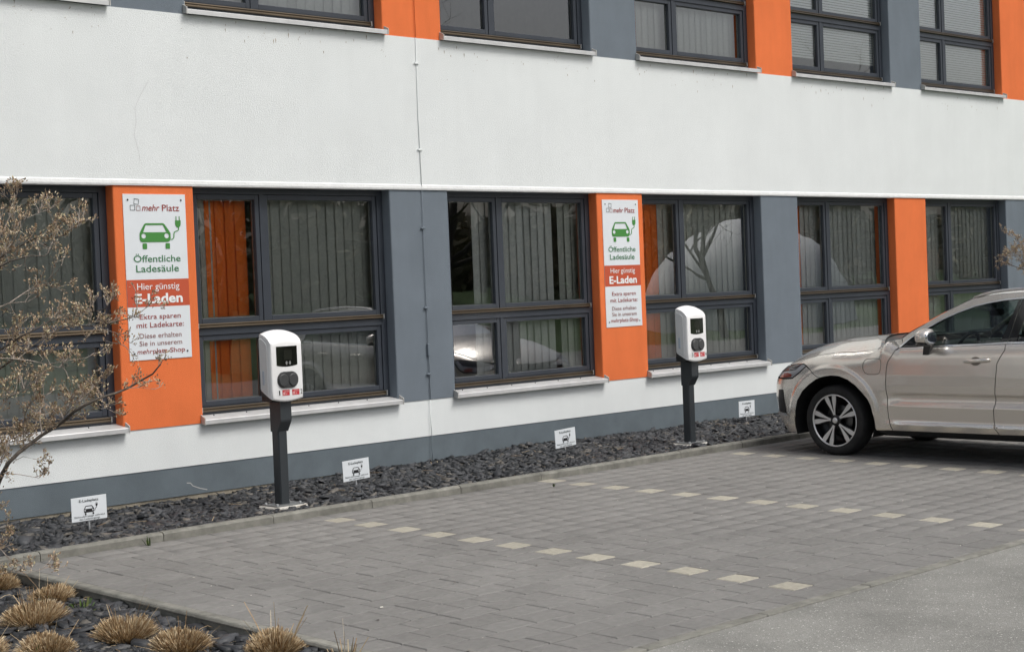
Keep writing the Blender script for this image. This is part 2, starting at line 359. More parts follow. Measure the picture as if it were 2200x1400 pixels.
def window(x0, x1, zb):
    """zb: offset of the storey; opening .735..2.797 above it"""
    W = MB(); y0, y1 = .112, .19
    mu0, mu1 = x0+.783, x0+.828
    W.box(x0-.02, x0+.07, y0, y1, zb+.74, zb+2.83); W.box(x1-.07, x1+.02, y0, y1, zb+.74, zb+2.83)
    W.box(x0+.07, x1-.07, y0, y1, zb+2.737, zb+2.83); W.box(x0+.07, x1-.07, y0, y1, zb+1.472, zb+1.572); W.box(x0+.07, x1-.07, y0, y1, zb+.735, zb+.832)
    W.box(mu0, mu1, y0+.004, y1, zb+1.572, zb+2.737); W.box(mu0, mu1, y0+.004, y1, zb+.832, zb+1.472)
    w = W.build('window', FRAME, bld)
    for (a, b) in ((x0+.072, mu0-.002), (mu1+.002, x1-.072)):
        for (c, d) in ((1.574, 2.735), (.834, 1.470)):
            s = MB(); frame_ring(s, a, b, zb+c, zb+d, .047, .123, .185); so = s.build('sash', FRAME, w)
            g0, g1, h0, h1 = a+.047, b-.047, zb+c+.047, zb+d-.047
            MB().add([(g0-.01, .158, h0-.01), (g1+.01, .158, h0-.01), (g1+.01, .158, h1+.01), (g0-.01, .158, h1+.01)], [(0, 1, 2, 3)]).build('pane', PANE, w)
            e = MB(); frame_ring(e, g0-.001, g1+.001, h0-.001, h1+.001, .009, .166, .180, .001); e.build('glazing_spacer', SPACER, w)
    # moulded bronze drain rails
    for zz in (1.577, .827):
        rl = MB().prism_x([(.112, zb+zz), (.098, zb+zz-.002), (.094, zb+zz-.012), (.100, zb+zz-.016), (.092, zb+zz-.022), (.088, zb+zz-.034), (.094, zb+zz-.041), (.112, zb+zz-.041)][::-1], x0+.06, x1-.058)
        rl.build('drain_rail', RAIL, w)
        for xx in (x0+.052, x1-.058): MB().box(xx, xx+.008, .086, .112, zb+zz-.045, zb+zz+.003).build('rail_end', SPACER, w)
    # sloped aluminium sill with turned-up ends
    S = MB().prism_x([(.13, zb+.765), (-.062, zb+.733), (-.066, zb+.728), (-.066, zb+.692), (-.058, zb+.690), (-.058, zb+.722), (.13, zb+.753)], x0-.018, x1+.018)
    so = S.build('sill', SILL, w)
    for xx in (x0-.026, x1+.016):
        MB().add([(xx, .0, zb+.78), (xx, -.072, zb+.748), (xx, -.072, zb+.688), (xx, .0, zb+.702), (xx+.010, .0, zb+.78), (xx+.010, -.072, zb+.748), (xx+.010, -.072, zb+.688), (xx+.010, .0, zb+.702)],
                 [(0, 1, 2, 3), (7, 6, 5, 4), (0, 4, 5, 1), (1, 5, 6, 2), (2, 6, 7, 3), (3, 7, 4, 0)]).build('sill_end_cap', ALU_CAP, w)
    for t in np.arange(x0+.15, x1, .35): MB().bbox(t, t+.009, .055, .064, zb+.751, zb+.764, .002).build('sill_screw', SCREW, w)
    return w
WIN = [(PIL[k][1], PIL[k+1][0]) for k in range(len(PIL)-1)]
for a, b in WIN:
    window(a, b, 0.0); window(a, b, 3.6076)
# vertical blinds
def vblind(k, zb, spans, label, seed, ang=5, y=.26):
    x0, x1 = WIN[k]; r = random.Random(seed)
    b = empty('vertical_blind', ((x0+x1)/2, y, zb+.78), label, 'blind', 'vertical blinds hanging behind the windows')
    MB().box(x0+.06, x1-.06, y-.02, y+.02, zb+2.70, zb+2.74).build('headrail', SPACER, b)
    base = {}
    for (a, e, m) in spans:
        x = a
        while x < e:
            key = m.name
            if key not in base:
                me = bpy.data.meshes.new('slat'); h = 1.90
                n = 4; vs = []; fs = []
                for i in range(n+1):
                    t = i/n-.5; vs += [(t*.127, .004*(1-4*t*t), 0), (t*.127, .004*(1-4*t*t), h)]
                for i in range(n): fs.append((2*i, 2*i+2, 2*i+3, 2*i+1))
                me.from_pydata(vs, [], fs); me.materials.append(m); me.polygons.foreach_set('use_smooth', [True]*n); base[key] = me
            o = bpy.data.objects.new('slat', base[key]); COL.objects.link(o); o.parent = b
            o.location = (x-(x0+x1)/2, 0, .02); o.rotation_euler = (0, 0, R(ang+r.uniform(-3, 3))); x += .108
    return b
G_LIGHT = mat('pale_grey_blind_fabric', (0.56, 0.57, 0.57), 0.9, var=0.06, vscale=30, obj_var=0.10)
vblind(0, 0, [(4.8, 6.9, BL_GREY)], 'dark grey vertical blind behind the ground floor window beside the shrub', 1)
vblind(1, 0, [(7.80, 8.07, BL_GREY), (8.07, 8.5, BL_OR), (8.58, 9.93, BL_GREY)], 'grey vertical blind with an orange panel, behind the first charging post', 2)
vblind(2, 0, [(11.34, 11.5, G_LIGHT), (11.56, 12.45, G_LIGHT), (12.62, 12.86, BL_GREY)], 'pale grey vertical blind partly drawn, window left of the second large sign', 3, 8)
vblind(3, 0, [(13.76, 14.30, BL_OR), (14.30, 15.86, BL_GREY)], 'orange and grey vertical blind behind the second charging post', 4)
vblind(4, 0, [(16.72, 17.12, BL_OR), (17.12, 18.84, G_LIGHT)], 'orange and grey vertical blind behind the window above the car bonnet', 5)
vblind(5, 0, [(19.75, 21.84, G_LIGHT)], 'pale grey vertical blind in the ground floor window behind the car roof', 6)
vblind(1, 3.6076, [(7.80, 9.93, G_LIGHT)], 'grey vertical blind in the upper window left of the orange pilaster', 7)
vblind(3, 3.6076, [(13.76, 14.06, mat('faded_red_blind_fabric', (0.45, 0.13, 0.10), .9, obj_var=.1)), (14.06, 15.86, G_LIGHT)], 'pale grey upper floor vertical blind with faded red slats at its left end', 8)
def hblind(k, zb, label, lift=0.0):
    x0, x1 = WIN[k]; b = empty('venetian_blind', ((x0+x1)/2, .196, zb+.85), label, 'blind', 'silver venetian blinds in upper windows')
    MB().box(x0+.08, x1-.08, .190, .225, zb+2.68, zb+2.72).build('headrail', SPACER, b)
    me = bpy.data.meshes.new('slat'); w = (x1-x0-.17)/2
    me.from_pydata([(-w, -.006, -.0155), (w, -.006, -.0155), (w, .0015, 0), (-w, .0015, 0), (w, .006, .0155), (-w, .006, .0155)], [], [(0, 1, 2, 3), (3, 2, 4, 5)]); me.materials.append(BL_SILV)
    z = lift+.04
    while z < 1.8:
        o = bpy.data.objects.new('slat', me); COL.objects.link(o); o.parent = b; o.location = (0, 0, z); z += .034
    return b
hblind(4, 3.6076, 'silver venetian blind in the upper window left of the rightmost grey upper pilaster', .12)
hblind(5, 3.6076, 'silver venetian blind in the rightmost upper window')
# lightning conductor clipped to the wall, painted with the wall behind it
lc = empty('lightning_conductor', (10.375, -.035, .05), 'thin lightning conductor wire running down the wall over the grey pilaster', 'wire')
yw = -.019
for z0, z1, m in ((.05, .345, PLINTH), (.345, .70, WHITE), (.70, 2.79, GREYR), (2.79, 4.30, WHITE), (4.30, 6.42, ORANGE)):
    MB().tube([(10.38, yw, z0), (10.374+rnd.uniform(-.004, .004), yw, (z0+z1)/2), (10.38, yw, z1)], .0036, 6).build('wire', m, lc, smooth=True)
for z, m in ((4.047, WHITE), (3.192, WHITE), (2.414, GREYR), (1.62, GREYR), (.958, GREYR)):
    c = MB().bbox(10.352, 10.398, yw-.008, yw+.01, z-.010, z+.010, .003).tube([(10.362, yw, z), (10.362, 0.0, z)], .006, 6).tube([(10.34, yw-.004, z-.002), (10.41, yw-.004, z-.002)], .004, 6)
    c.build('wire_clip', m, lc)
MB().bbox(10.365, 10.395, yw-.014, yw+.012, 1.14, 1.26, .004).build('test_joint', GREYR, lc)
# hairline crack and scratch on the wall surface
def ribbon(pts, w, y, name, m):
    mb = MB()
    for (a, b) in zip(pts[:-1], pts[1:]):
        d = Vector((b[0]-a[0], 0, b[1]-a[1])).normalized(); n = Vector((-d.z, 0, d.x))*w
        mb.add([(a[0]+n.x, y, a[1]+n.z), (a[0]-n.x, y, a[1]-n.z), (b[0]-n.x, y, b[1]-n.z), (b[0]+n.x, y, b[1]+n.z)], [(0, 1, 2, 3)])
    mb.build(name, m, bld)
def fac(x, y, Y=0.0):
    v = ray(x, y); t = (Y-CAM[1])/v[1]; P = CAM+t*v; return (P[0], P[2])
ribbon([fac(*a) for a in ((318, 172), (300, 205), (288, 232), (291, 262), (286, 290), (292, 310), (297, 330), (299, 348))], .0012, -.0135, 'wall_crack', mat('crack_shade', (0.50, 0.51, 0.51), 1))
ribbon([fac(*a) for a in ((402, 1037), (410, 1037), (415, 1043), (430, 1048), (446, 1051))], .004, .0045, 'paint_scratch', mat('scratch_pale', (0.42, 0.43, 0.42), 1))
# dirt specks and drips under the upper sills, as small marks on the render
sp = MB(); rs = random.Random(5)
for (a, b) in WIN:
    for _ in range(46):
        x = rs.uniform(a-.05, b+.05); z = 4.285-abs(rs.gauss(0, .13)); w = rs.uniform(.002, .005); h = w*rs.choice([1, 1, 2, 4, 7])
        sp.add([(x-w, -.0135, z), (x, -.0135, z-h), (x+w, -.0135, z), (x, -.0135, z+h*.6)], [(0, 1, 2, 3)])
so = sp.build('dirt_specks', mat('dirt_brown', (0.30, 0.25, 0.19), 1.0, var=.4, vscale=4), bld); so['kind'] = 'stuff'
# ------------------------------------------------------------------ print helpers (flat lettering and pictograms facing -Y)
def text_mesh(s, bold=0.0, shear=0.0):
    c = bpy.data.curves.new('t', 'FONT'); c.body = s; c.size = 1.0; c.offset = bold; c.shear = shear; c.resolution_u = 3
    o = bpy.data.objects.new('t', c); COL.objects.link(o)
    dg = bpy.context.evaluated_depsgraph_get(); me = bpy.data.meshes.new_from_object(o.evaluated_get(dg))
    v = np.array([tuple(p.co) for p in me.vertices]); f = [list(p.vertices) for p in me.polygons]
    bpy.data.objects.remove(o); bpy.data.curves.remove(c); bpy.data.meshes.remove(me); return v, f
CAPH = text_mesh('E')[0][:, 1].max()
def lettering(s, xl, xr, zb, cap, y, m, parent, bold=0.0, shear=0.0):
    v, f = text_mesh(s, bold, shear); x0, x1 = v[:, 0].min(), v[:, 0].max()
    P = np.stack([xl+(v[:, 0]-x0)*(xr-xl)/(x1-x0), np.full(len(v), y), zb+v[:, 1]*cap/CAPH], -1)
    return put('lettering', P, f, m, parent)
def poly_face(loops, y, m, name, parent):
    """loops of (x,z): outer first, holes after; a flat face towards -Y"""
    tris = geometry.tessellate_polygon([[Vector((a, b, 0)) for a, b in l] for l in loops])
    pts = [(a, y, b) for l in loops for a, b in l]; fs = []
    for t in tris:
        A, B, C = (Vector(pts[i]) for i in t)
        fs.append(tuple(t) if (B-A).cross(C-A).y < 0 else tuple(reversed(t)))
    return put(name, pts, fs, m, parent)
def ring(cx, cz, rx, rz, n=20, a0=0, a1=360):
    full = abs(a1-a0) >= 360
    return [(cx+rx*math.cos(R(a0+(a1-a0)*i/(n if full else n-1))), cz+rz*math.sin(R(a0+(a1-a0)*i/(n if full else n-1)))) for i in range(n)]
def rrect(x0, x1, z0, z1, r, n=5):
    p = []
    for cx, cz, a in ((x1-r, z1-r, 0), (x0+r, z1-r, 90), (x0+r, z0+r, 180), (x1-r, z0+r, 270)): p += [(cx+r*math.cos(R(a+90*i/n)), cz+r*math.sin(R(a+90*i/n))) for i in range(n+1)]
    return p
def stroke(pts, w):
    L, Rr = [], []
    for i, p in enumerate(pts):
        a = pts[max(i-1, 0)]; b = pts[min(i+1, len(pts)-1)]; d = Vector((b[0]-a[0], b[1]-a[1])).normalized()
        L.append((p[0]-d.y*w, p[1]+d.x*w)); Rr.append((p[0]+d.y*w, p[1]-d.x*w))
    return L+Rr[::-1]
def pictogram(T, m, parent, y):
    """electric car with plug; T maps unit coordinates (0..1, 0..1 down) to (x,z)"""
    t = lambda l: [T(*p) for p in l]
    outer = [(.02, .47), (.0, .55), (.0, .72), (.02, .78), (.06, .795), (.64, .795), (.69, .78), (.72, .74), (.73, .68), (.73, .53), (.70, .46), (.60, .27), (.575, .235), (.55, .23), (.16, .23), (.125, .245), (.105, .28), (.03, .45)]
    win = [(.085, .50), (.145, .30), (.16, .285), (.545, .285), (.56, .295), (.635, .50)]
    poly_face([t(outer), t(win), t(ring(.095, .61, .052, .075, 14)), t(ring(.635, .61, .055, .075, 14))], y, m, 'pictogram', parent)
    for x in (.06, .60): poly_face([t(rrect(x, x+.105, .83, 1.0, .02, 3))], y, m, 'pictogram', parent)
    cab = [(.73, .725), (.77, .715), (.80, .68), (.81, .62), (.81, .56), (.825, .50), (.86, .475), (.90, .46), (.925, .43), (.93, .36)]
    poly_face([t(stroke(cab, .013))], y, m, 'pictogram', parent)
    plug = [(.85, .145), (.985, .145), (.985, .26), (.97, .32), (.945, .355), (.915, .365), (.885, .35), (.86, .31), (.85, .26)]
    poly_face([t(plug)], y, m, 'pictogram', parent)
    for x in (.868, .945): poly_face([t([(x, .02), (x+.02, .02), (x+.02, .15), (x, .15)])], y, m, 'pictogram', parent)

# ------------------------------------------------------------------ large wall signs
def big_sign(x0, x1, label, fix=0):
    z0, z1 = 1.294, 2.718; yb = -.008; yp = -.0125; w = x1-x0
    s = empty('charging_point_sign', ((x0+x1)/2, yb, z0), label, 'sign', 'tall charging signs on orange pilasters')
    MB().bbox(x0, x1, yb-.004, yb+.002, z0, z1, .001).build('panel', SIGNW, s)
    poly_face([[(x0+.0005, 1.750), (x1-.0005, 1.750), (x1-.0005, 1.984), (x0+.0005, 1.984)]], yp-.0002, SIGNRED, 'red_band', s)
    yt = yp-.0022
    def X(x, y, low=False):
        l = (10+75*(y-120)/1270) if not low else (50+60*(y-80)/1220)
        return x0+w*(x-l)/935
    Zu = lambda y: 2.718-(y-126)*.000576
    for (sx, sz) in ((.045, 2.668), (w-.045, 2.668), (.045, 1.352), (w-.045, 1.352)):
        poly_face([ring(x0+sx, sz, .0085, .0085, 10)], yt-.001, SCREW, 'screw', s)
    for cx, cy, a, hw, hh, m in ((211, 239, -8, 36, 42, PRINT_DARK), (157, 330, 1, 36, 40, PRINT_DARK), (242, 338, 2, 31, 36, PRINT_GREY)):
        px, pz = X(cx, cy), Zu(cy); hx, hz = hw*.000656, hh*.000576; c, sn = math.cos(R(a)), math.sin(R(a))
        rot = lambda q: [(px+u*c-v*sn, pz+u*sn+v*c) for u, v in q]
        k = .0042; poly_face([rot([(-hx, -hz), (hx, -hz), (hx, hz), (-hx, hz)]), rot([(-hx+k, -hz+k), (-hx+k, hz-k), (hx-k, hz-k), (hx-k, -hz+k)])], yt, m, 'logo_square', s)
    lettering('mehr', X(295, 340), X(560, 340), Zu(374), .052, yt, PRINT_RED, s, .012, .25)
    lettering('Platz', X(597, 340), X(860, 340), Zu(376), .054, yt, PRINT_RED, s, .006)
    xa, xb = X(268, 740), X(905, 740); za, zb_ = Zu(445), Zu(945)
    pictogram(lambda a, b: (xa+(xb-xa)*a, za+(zb_-za)*b), PRINT_LEAF, s, yt)
    lettering('Öffentliche', X(185, 1100), X(890, 1100), Zu(1137), .056, yt, PRINT_GREEN, s, .008)
    lettering('Ladesäule', X(225, 1240), X(866, 1240), Zu(1287), .058, yt, PRINT_GREEN, s, .008)
    L = lambda t, a, b, y, zb, cap, m, bo=0.0, sh=0.0: lettering(t, X(a, y, True), X(b, y, True), zb, cap, yt, m, s, bo, sh)
    L('Hier günstig', 205, 840, 180, 1.898, .055, PRINT_WHITE, .0)
    L('E-Laden', 175, 892, 350, 1.782, .078, PRINT_WHITE, .03)
    L('Extra sparen', 245, 862, 630, 1.645, .042, PRINT_RED, .004)
    L('mit Ladekarte:', 200, 912, 760, 1.572, .044, PRINT_RED, .004)
    L('Diese erhalten', 245, 876, 915, 1.481, .042, PRINT_GREY)
    L('Sie in unserem', 245, 886, 1035, 1.416, .041, PRINT_GREY)
    L('mehr', 210, 440, 1140, 1.348, .040, PRINT_RED, .004, .22)
    L('platz-Shop', 447, 930, 1140, 1.348, .040, PRINT_RED, .004)
    return s
big_sign(7.029, 7.644, 'tall white and red charging sign on the orange pilaster next to the shrub')
big_sign(13.015, 13.613, 'tall white and red charging sign on the orange pilaster left of the second charging post')

# ------------------------------------------------------------------ small bay signs
def bay_sign(x, y, zt, lab, tilt=0.0):
    w, h = .300, .184
    s = empty('bay_sign', (x, y, .05), lab, 'sign', 'small white bay signs in the slate bed')
    x0, x1, z0, z1 = x-w/2, x+w/2, zt-h, zt; n0 = len(s.children)
    MB().bbox(x0, x1, y-.0025, y+.0025, z0, z1, .001).build('panel', SIGNW, s)
    p = MB().tube([(x, y+.012, -.05), (x, y+.012, zt-.03)], .008, 8); p.build('post', GALV, s, smooth=True)
    yt = y-.0045; X = lambda f: x0+w*f; Z = lambda f: z1-h*f
    lettering('E-Ladeplatz', X(.22), X(.77), Z(.205), h*.105, yt, PRINT_DARK, s, .012)
    pictogram(lambda a, b: (X(.345+.40*a), Z(.26+.50*b)), PRINT_BLACK, s, yt)
    lettering('Elektrofahrzeuge während', X(.075), X(.93), Z(.84), h*.07, yt, PRINT_DARK, s, .004)
    lettering('des Ladevorgangs', X(.21), X(.79), Z(.95), h*.07, yt, PRINT_DARK, s, .004)
    if tilt:
        s.rotation_euler = (0, R(tilt), 0)
    return s
def bayspot(px, py, y): v = ray(px, py); t = (y-CAM[1])/v[1]; P = CAM+t*v; return P[0], P[2]
def foot_y(px, py, z=.062): v = ray(px, py); t = (z-CAM[2])/v[2]; return float((CAM+t*v)[1])
for (px, py), ft, lab, tl in (((190.5, 1065.5), (192, 1138), 'small white bay sign nearest the shrub', -.5), ((765, 986), (766, 1045), 'small white bay sign just right of the first charging post', -2.0), ((1215, 920.5), (1219, 973), 'small white bay sign left of the second charging post', -3.0), ((1603.5, 860.5), (1606, 909), 'small white bay sign in front of the parked car', .5)):
    y = max(-1.35, min(-.35, foot_y(*ft)))
    X_, Z_ = bayspot(px, py, y); bay_sign(X_, y, Z_, lab, tl)

# ------------------------------------------------------------------ charging posts
def charging_post(X, Y, Z, nums, label):
    c = empty('charging_post', (X, Y, Z), label, 'charging post', 'white charging posts on dark poles')
    def B(mb, name, m, parent=c, sm=None):
        o = put(name, [(a+X, b+Y, d+Z) for a, b, d in mb.v], mb.f, m, parent)
        if sm: smooth_by_angle(o, sm)
        return o
    B(MB().bbox(-.165, .165, -.135, .125, -.09, -.010, .012), 'concrete_base', SLAB)
    pl = B(MB().bbox(-.14, .14, -.11, .10, -.010, .000, .002), 'base_plate', mat('base_plate_steel', (0.16, 0.17, 0.175), .5, metal=.5, var=.2, vscale=30))
    for sx in (-.115, .115):
        for sy in (-.085, .075): B(MB().tube([(sx, sy, .0), (sx, sy, .014)], .011, 6), 'bolt', GALV, pl)
    B(MB().prism_z([(-.045, .045), (-.045, -.035), (-.037, -.045), (.037, -.045), (.045, -.035), (.045, .045)], 0.0, .90), 'pole', POLE)
    B(MB().prism_x([(-.043, .60), (-.096, .685), (-.100, .70), (-.100, .93), (.05, .93), (.05, .60)][::-1], -.055, .055), 'pole_head', POLE)
    # housing: outlines lofted from the front face back to the wall side
    def outline(hw, tc, te, bc, be, nb=9, ns=5, nt=13):
        P = []
        for i in range(nb): u = -1+2*i/(nb-1); P.append((hw*u*.985, be+(bc-be)*(1-u*u)))
        for i in range(1, ns+1): t = i/(ns+1); P.append((hw, be+.012+(te-be-.04)*t))
        for i in range(nt): u = 1-2*i/(nt-1); P.append((hw*u*.985, te+(tc-te)*(1-abs(u)**2.2)))
        for i in range(ns, 0, -1): t = i/(ns+1); P.append((-hw, be+.012+(te-be-.04)*t))
        return P
    lay_ = [(-.176, .145, 1.330, 1.306, .868, .890), (-.172, .152, 1.346, 1.320, .857, .880), (-.162, .157, 1.366, 1.338, .851, .874), (-.135, .160, 1.394, 1.364, .857, .882),
            (-.09, .161, 1.420, 1.389, .880, .900), (-.04, .161, 1.436, 1.405, .908, .922), (.0, .161, 1.442, 1.412, .930, .940), (.018, .159, 1.440, 1.408, .936, .946)]
    mb = MB(); n = None
    lay_ = [(y_*.80-.003, *q_) for y_, *q_ in lay_]
    for y, hw, tc, te, bc, be in lay_:
        o = outline(hw, tc, te, bc, be); n = len(o); mb.v += [(x, y, z) for x, z in o]
    for k in range(len(lay_)-1):
        for i in range(n): j = (i+1) % n; mb.f.append((k*n+i, k*n+j, (k+1)*n+j, (k+1)*n+i))
    mb.f += [tuple(range(n-1, -1, -1)), tuple(range((len(lay_)-1)*n, len(lay_)*n))]
    mb.f = [f[::-1] for f in mb.f]
    hs_ = B(mb, 'housing', CHW, c, 40)
    bp = MB().bbox(-.150, .150, -.10, .035, .895, 1.36, .01); B(bp, 'back_shell', DGREY)
    wdg = MB().prism_x([(-.132, .880), (-.08, .85), (.04, .86), (.04, .96), (-.08, .93)], -.135, .135); B(wdg, 'under_tray', BLK)
    for s in (-1, 1):
        xa = s*.1605; pr_ = [(-.092, .912), (.010, .955), (.010, 1.378), (-.034, 1.370), (-.075, 1.345), (-.092, 1.322)]
        m2 = MB().add([(xa, y, z) for y, z in pr_]+[(xa+s*.0035, y*.985-.001, z+(.004 if z < 1 else -.004)) for y, z in pr_],
                      [tuple(range(6, 12))]+[(i, (i+1) % 6, 6+(i+1) % 6, 6+i) for i in range(6)])
        if s < 0: m2.f = [f[::-1] for f in m2.f]
        sp_ = B(m2, 'side_panel', CHG)
        st = MB().bbox(min(xa+s*.001, xa+s*.006), max(xa+s*.001, xa+s*.006), -.050, -.024, .995, 1.110, .001); B(st, 'light_strip', CHL, sp_)
    yf = -.1442
    def flat(name, loops, m, parent, d):
        return poly_face([[(a+X, b+Z) for a, b in l] for l in loops], Y+yf-d, m, name, parent)
    scr = [(-.104, 1.306), (-.104, 1.155)]+[(-.104+.208*i/10, 1.150-.012*(1-(2*i/10-1)**2)) for i in range(0, 11)]+[(.104, 1.155), (.104, 1.306)]
    sc = flat('display', [scr], SCREEN, c, .0012)
    flat('display_panel', [[(-.030, 1.195), (.050, 1.195), (.050, 1.275), (-.030, 1.275)]], LCD, sc, .0024)
    for r_, a in ((.010, 50), (.017, 50), (.024, 50)):
        for b in (0, 180):
            outer = ring(.012, 1.168, r_+.002, r_*.8+.002, 7, b-a, b+a); inner = ring(.012, 1.168, r_-.001, r_*.8-.001, 7, b+a, b-a)
            flat('radio_mark', [outer+inner], ICON, sc, .0024)
    st = rrect(-.104, .104, .962, 1.098, .064, 8)
    m3 = MB().add([(a, yf-.001, b) for a, b in st]+[(a*.96, yf-.012, 1.03+(b-1.03)*.94) for a, b in st], [tuple(range(2*len(st)-1, len(st)-1, -1))]+[(i, len(st)+i, len(st)+(i+1) % len(st), (i+1) % len(st)) for i in range(len(st))])
    m3.f = [f[::-1] for f in m3.f]
    so_ = B(m3, 'socket_plate', DGREY)
    for sx in (-.048, .050):
        rg = ring(sx, 1.028, .049, .054, 24); m4 = MB().add([(a, yf-.0135, b) for a, b in rg]+[(sx+(a-sx)*.88, yf-.020, 1.028+(b-1.028)*.88) for a, b in rg], [tuple(range(24, 48))]+[(i, (i+1) % 24, 24+(i+1) % 24, 24+i) for i in range(24)])
        B(m4, 'socket_lid', mat('socket_lid_grey', (0.045, 0.047, 0.049), .5), so_)
    for sx, w_, k in ((-.104, .034, 0), (.118, .028, 1)):
        t_ = flat('number_sticker', [[(sx, .900), (sx+w_, .900), (sx+w_, .953), (sx, .953)]], STW, c, .0010)
        lettering(nums[k], X+sx+(.011 if nums[k] == '1' else .006), X+sx+w_-(.011 if nums[k] == '1' else .005), Z+.907, .038, Y+yf-.0022, PRINT_BLACK, t_, .01)
    for sx in (-.058, .040):
        t_ = flat('red_sticker', [[(sx, .902), (sx+.072, .902), (sx+.072, .948), (sx, .948)]], STR, c, .0012)
        flat('sticker_print', [[(sx+.005, .908), (sx+.028, .908), (sx+.028, .930), (sx+.005, .930)]], mat('sticker_pale_pink', (.62, .30, .30), .6), t_, .0022)
        for zz in (.938, .931): flat('sticker_print', [[(sx+.018, zz), (sx+.066, zz), (sx+.066, zz+.003), (sx+.018, zz+.003)]], MATS['sticker_pale_pink'], t_, .0022)
        flat('sticker_print', [[(sx+.034, .908), (sx+.042, .908), (sx+.047, .922), (sx+.040, .922)]], MATS['sticker_pale_pink'], t_, .0022)
    return c
charging_post(7.70, -1.20, .080, ('1', '2'), 'white two-socket charging post numbered 1 and 2, near the first bay line')
charging_post(12.965, -1.20, .080, ('3', '4'), 'white two-socket charging post numbered 3 and 4, left of the car')

# ------------------------------------------------------------------ slate chips
def island_mat(name, stops, rough=.7, bump=0.0, bscale=120, spec=.4, trans=0.0):
    m = bpy.data.materials.new(name); m.use_nodes = True; n = m.node_tree; b = n.nodes['Principled BSDF']; b.inputs['Roughness'].default_value = rough; b.inputs['Specular IOR Level'].default_value = spec
    g = n.nodes.new('ShaderNodeNewGeometry'); cr = n.nodes.new('ShaderNodeValToRGB'); el = cr.color_ramp.elements
    el[0].position = stops[0][0]; el[0].color = (*stops[0][1], 1); el[1].position = stops[-1][0]; el[1].color = (*stops[-1][1], 1)
    for p, c in stops[1:-1]: e = el.new(p); e.color = (*c, 1)
    oi = n.nodes.new('ShaderNodeObjectInfo'); ad = n.nodes.new('ShaderNodeMath'); ad.operation = 'ADD'; fr = n.nodes.new('ShaderNodeMath'); fr.operation = 'FRACT'
    n.links.new(g.outputs['Random Per Island'], ad.inputs[0]); n.links.new(oi.outputs['Random'], ad.inputs[1]); n.links.new(ad.outputs[0], fr.inputs[0])
    n.links.new(fr.outputs[0], cr.inputs['Fac'])
    t = n.nodes.new('ShaderNodeTexNoise'); t.inputs['Scale'].default_value = 45; t.inputs['Detail'].default_value = 5; n.links.new(g.outputs['Position'], t.inputs['Vector'])
    mr = n.nodes.new('ShaderNodeMapRange'); mr.inputs['From Min'].default_value = .3; mr.inputs['From Max'].default_value = .7; mr.inputs['To Min'].default_value = .8; mr.inputs['To Max'].default_value = 1.2; n.links.new(t.outputs['Fac'], mr.inputs['Value'])
    h = n.nodes.new('ShaderNodeHueSaturation'); n.links.new(cr.outputs['Color'], h.inputs['Color']); n.links.new(mr.outputs['Result'], h.inputs['Value']); n.links.new(h.outputs['Color'], b.inputs['Base Color'])
    if bump:
        bp = n.nodes.new('ShaderNodeBump'); bp.inputs['Strength'].default_value = bump; bp.inputs['Distance'].default_value = .006; n.links.new(t.outputs['Fac'], bp.inputs['Height']); n.links.new(bp.outputs['Normal'], b.inputs['Normal'])
    MATS[name] = m; return m
CHIP = island_mat('slate', [(0, (.012, .014, .016)), (.5, (.034, .037, .042)), (.85, (.060, .064, .070)), (.96, (.085, .078, .066)), (1, (.15, .14, .125))], .58, .5)
def chips(N, xy, hfun, smin, smax, seed, flat=.30):
    r = np.random.RandomState(seed); k = 5
    ang = np.sort(r.uniform(0, 2*np.pi, (N, k)), 1)*.55+.45*(np.arange(k)*2*np.pi/k)[None]+r.uniform(0, 6, (N, 1))
    s = r.uniform(smin, smax, N)*np.exp(r.normal(0, .25, N)); asp = r.uniform(.36, .75, N); rad = r.uniform(.58, 1.25, (N, k))*s[:, None]
    lx, ly = np.cos(ang)*rad, np.sin(ang)*rad*asp[:, None]; th = s*r.uniform(.08, .24, N)
    yaw = r.uniform(0, 2*np.pi, N); c, sn = np.cos(yaw), np.sin(yaw); x = lx*c[:, None]-ly*sn[:, None]; y = lx*sn[:, None]+ly*c[:, None]
    tx, ty = r.normal(0, flat, N), r.normal(0, flat, N)
    z = x*tx[:, None]+y*ty[:, None]
    zt = r.normal(0, .0018, (N, k))
    base = hfun(xy[:, 0], xy[:, 1])+np.abs(r.normal(0, .010, N))
    top = np.stack([x+xy[:, :1], y+xy[:, 1:2], z+zt+base[:, None]+th[:, None]], -1); sc = r.uniform(.95, 1.1, (N, 1, 1))
    bot = np.stack([x*1.05+xy[:, :1], y*1.05+xy[:, 1:2], z+base[:, None]-.004], -1)
    V = np.concatenate([top, bot], 1)                                    # N,2k,3
    f = [[0, i, i+1] for i in range(1, k-1)]
    for i in range(k): j = (i+1) % k; f += [[i, k+i, k+j], [i, k+j, j]]
    f = np.array(f); Fx = (f[None]+(np.arange(N)*2*k)[:, None, None]).reshape(-1, 3)
    return V, Fx
def hz_back(x, y): return .030+np.clip((y+1.55)/1.5, 0, 1)*(.005+.055*np.exp(-((x-11.7)/2.6)**2)+.02*np.exp(-((x-14.8)/1.2)**2))+.012*np.sin(x*3.1+y*4)*np.sin(y*5.3+x)
N = 24000; xy = np.stack([3.2+(1-NR.uniform(0, 1, N)**1.25)*0+NR.uniform(0, 1, N)**1.0*14.3, NR.uniform(-1.535, -.012, N)], -1)
keep = np.ones(N, bool)
for cx in (7.70, 12.965): keep &= ~((np.abs(xy[:, 0]-cx) < .155) & (np.abs(xy[:, 1]+1.205) < .125))
xy = xy[keep]
V, Fx = chips(len(xy), xy, hz_back, .026, .056, 21, .20)
tag(put('slate_gravel', V.reshape(-1, 3), Fx, CHIP), 'dark grey slate chippings filling the bed along the wall', 'gravel', kind='stuff')
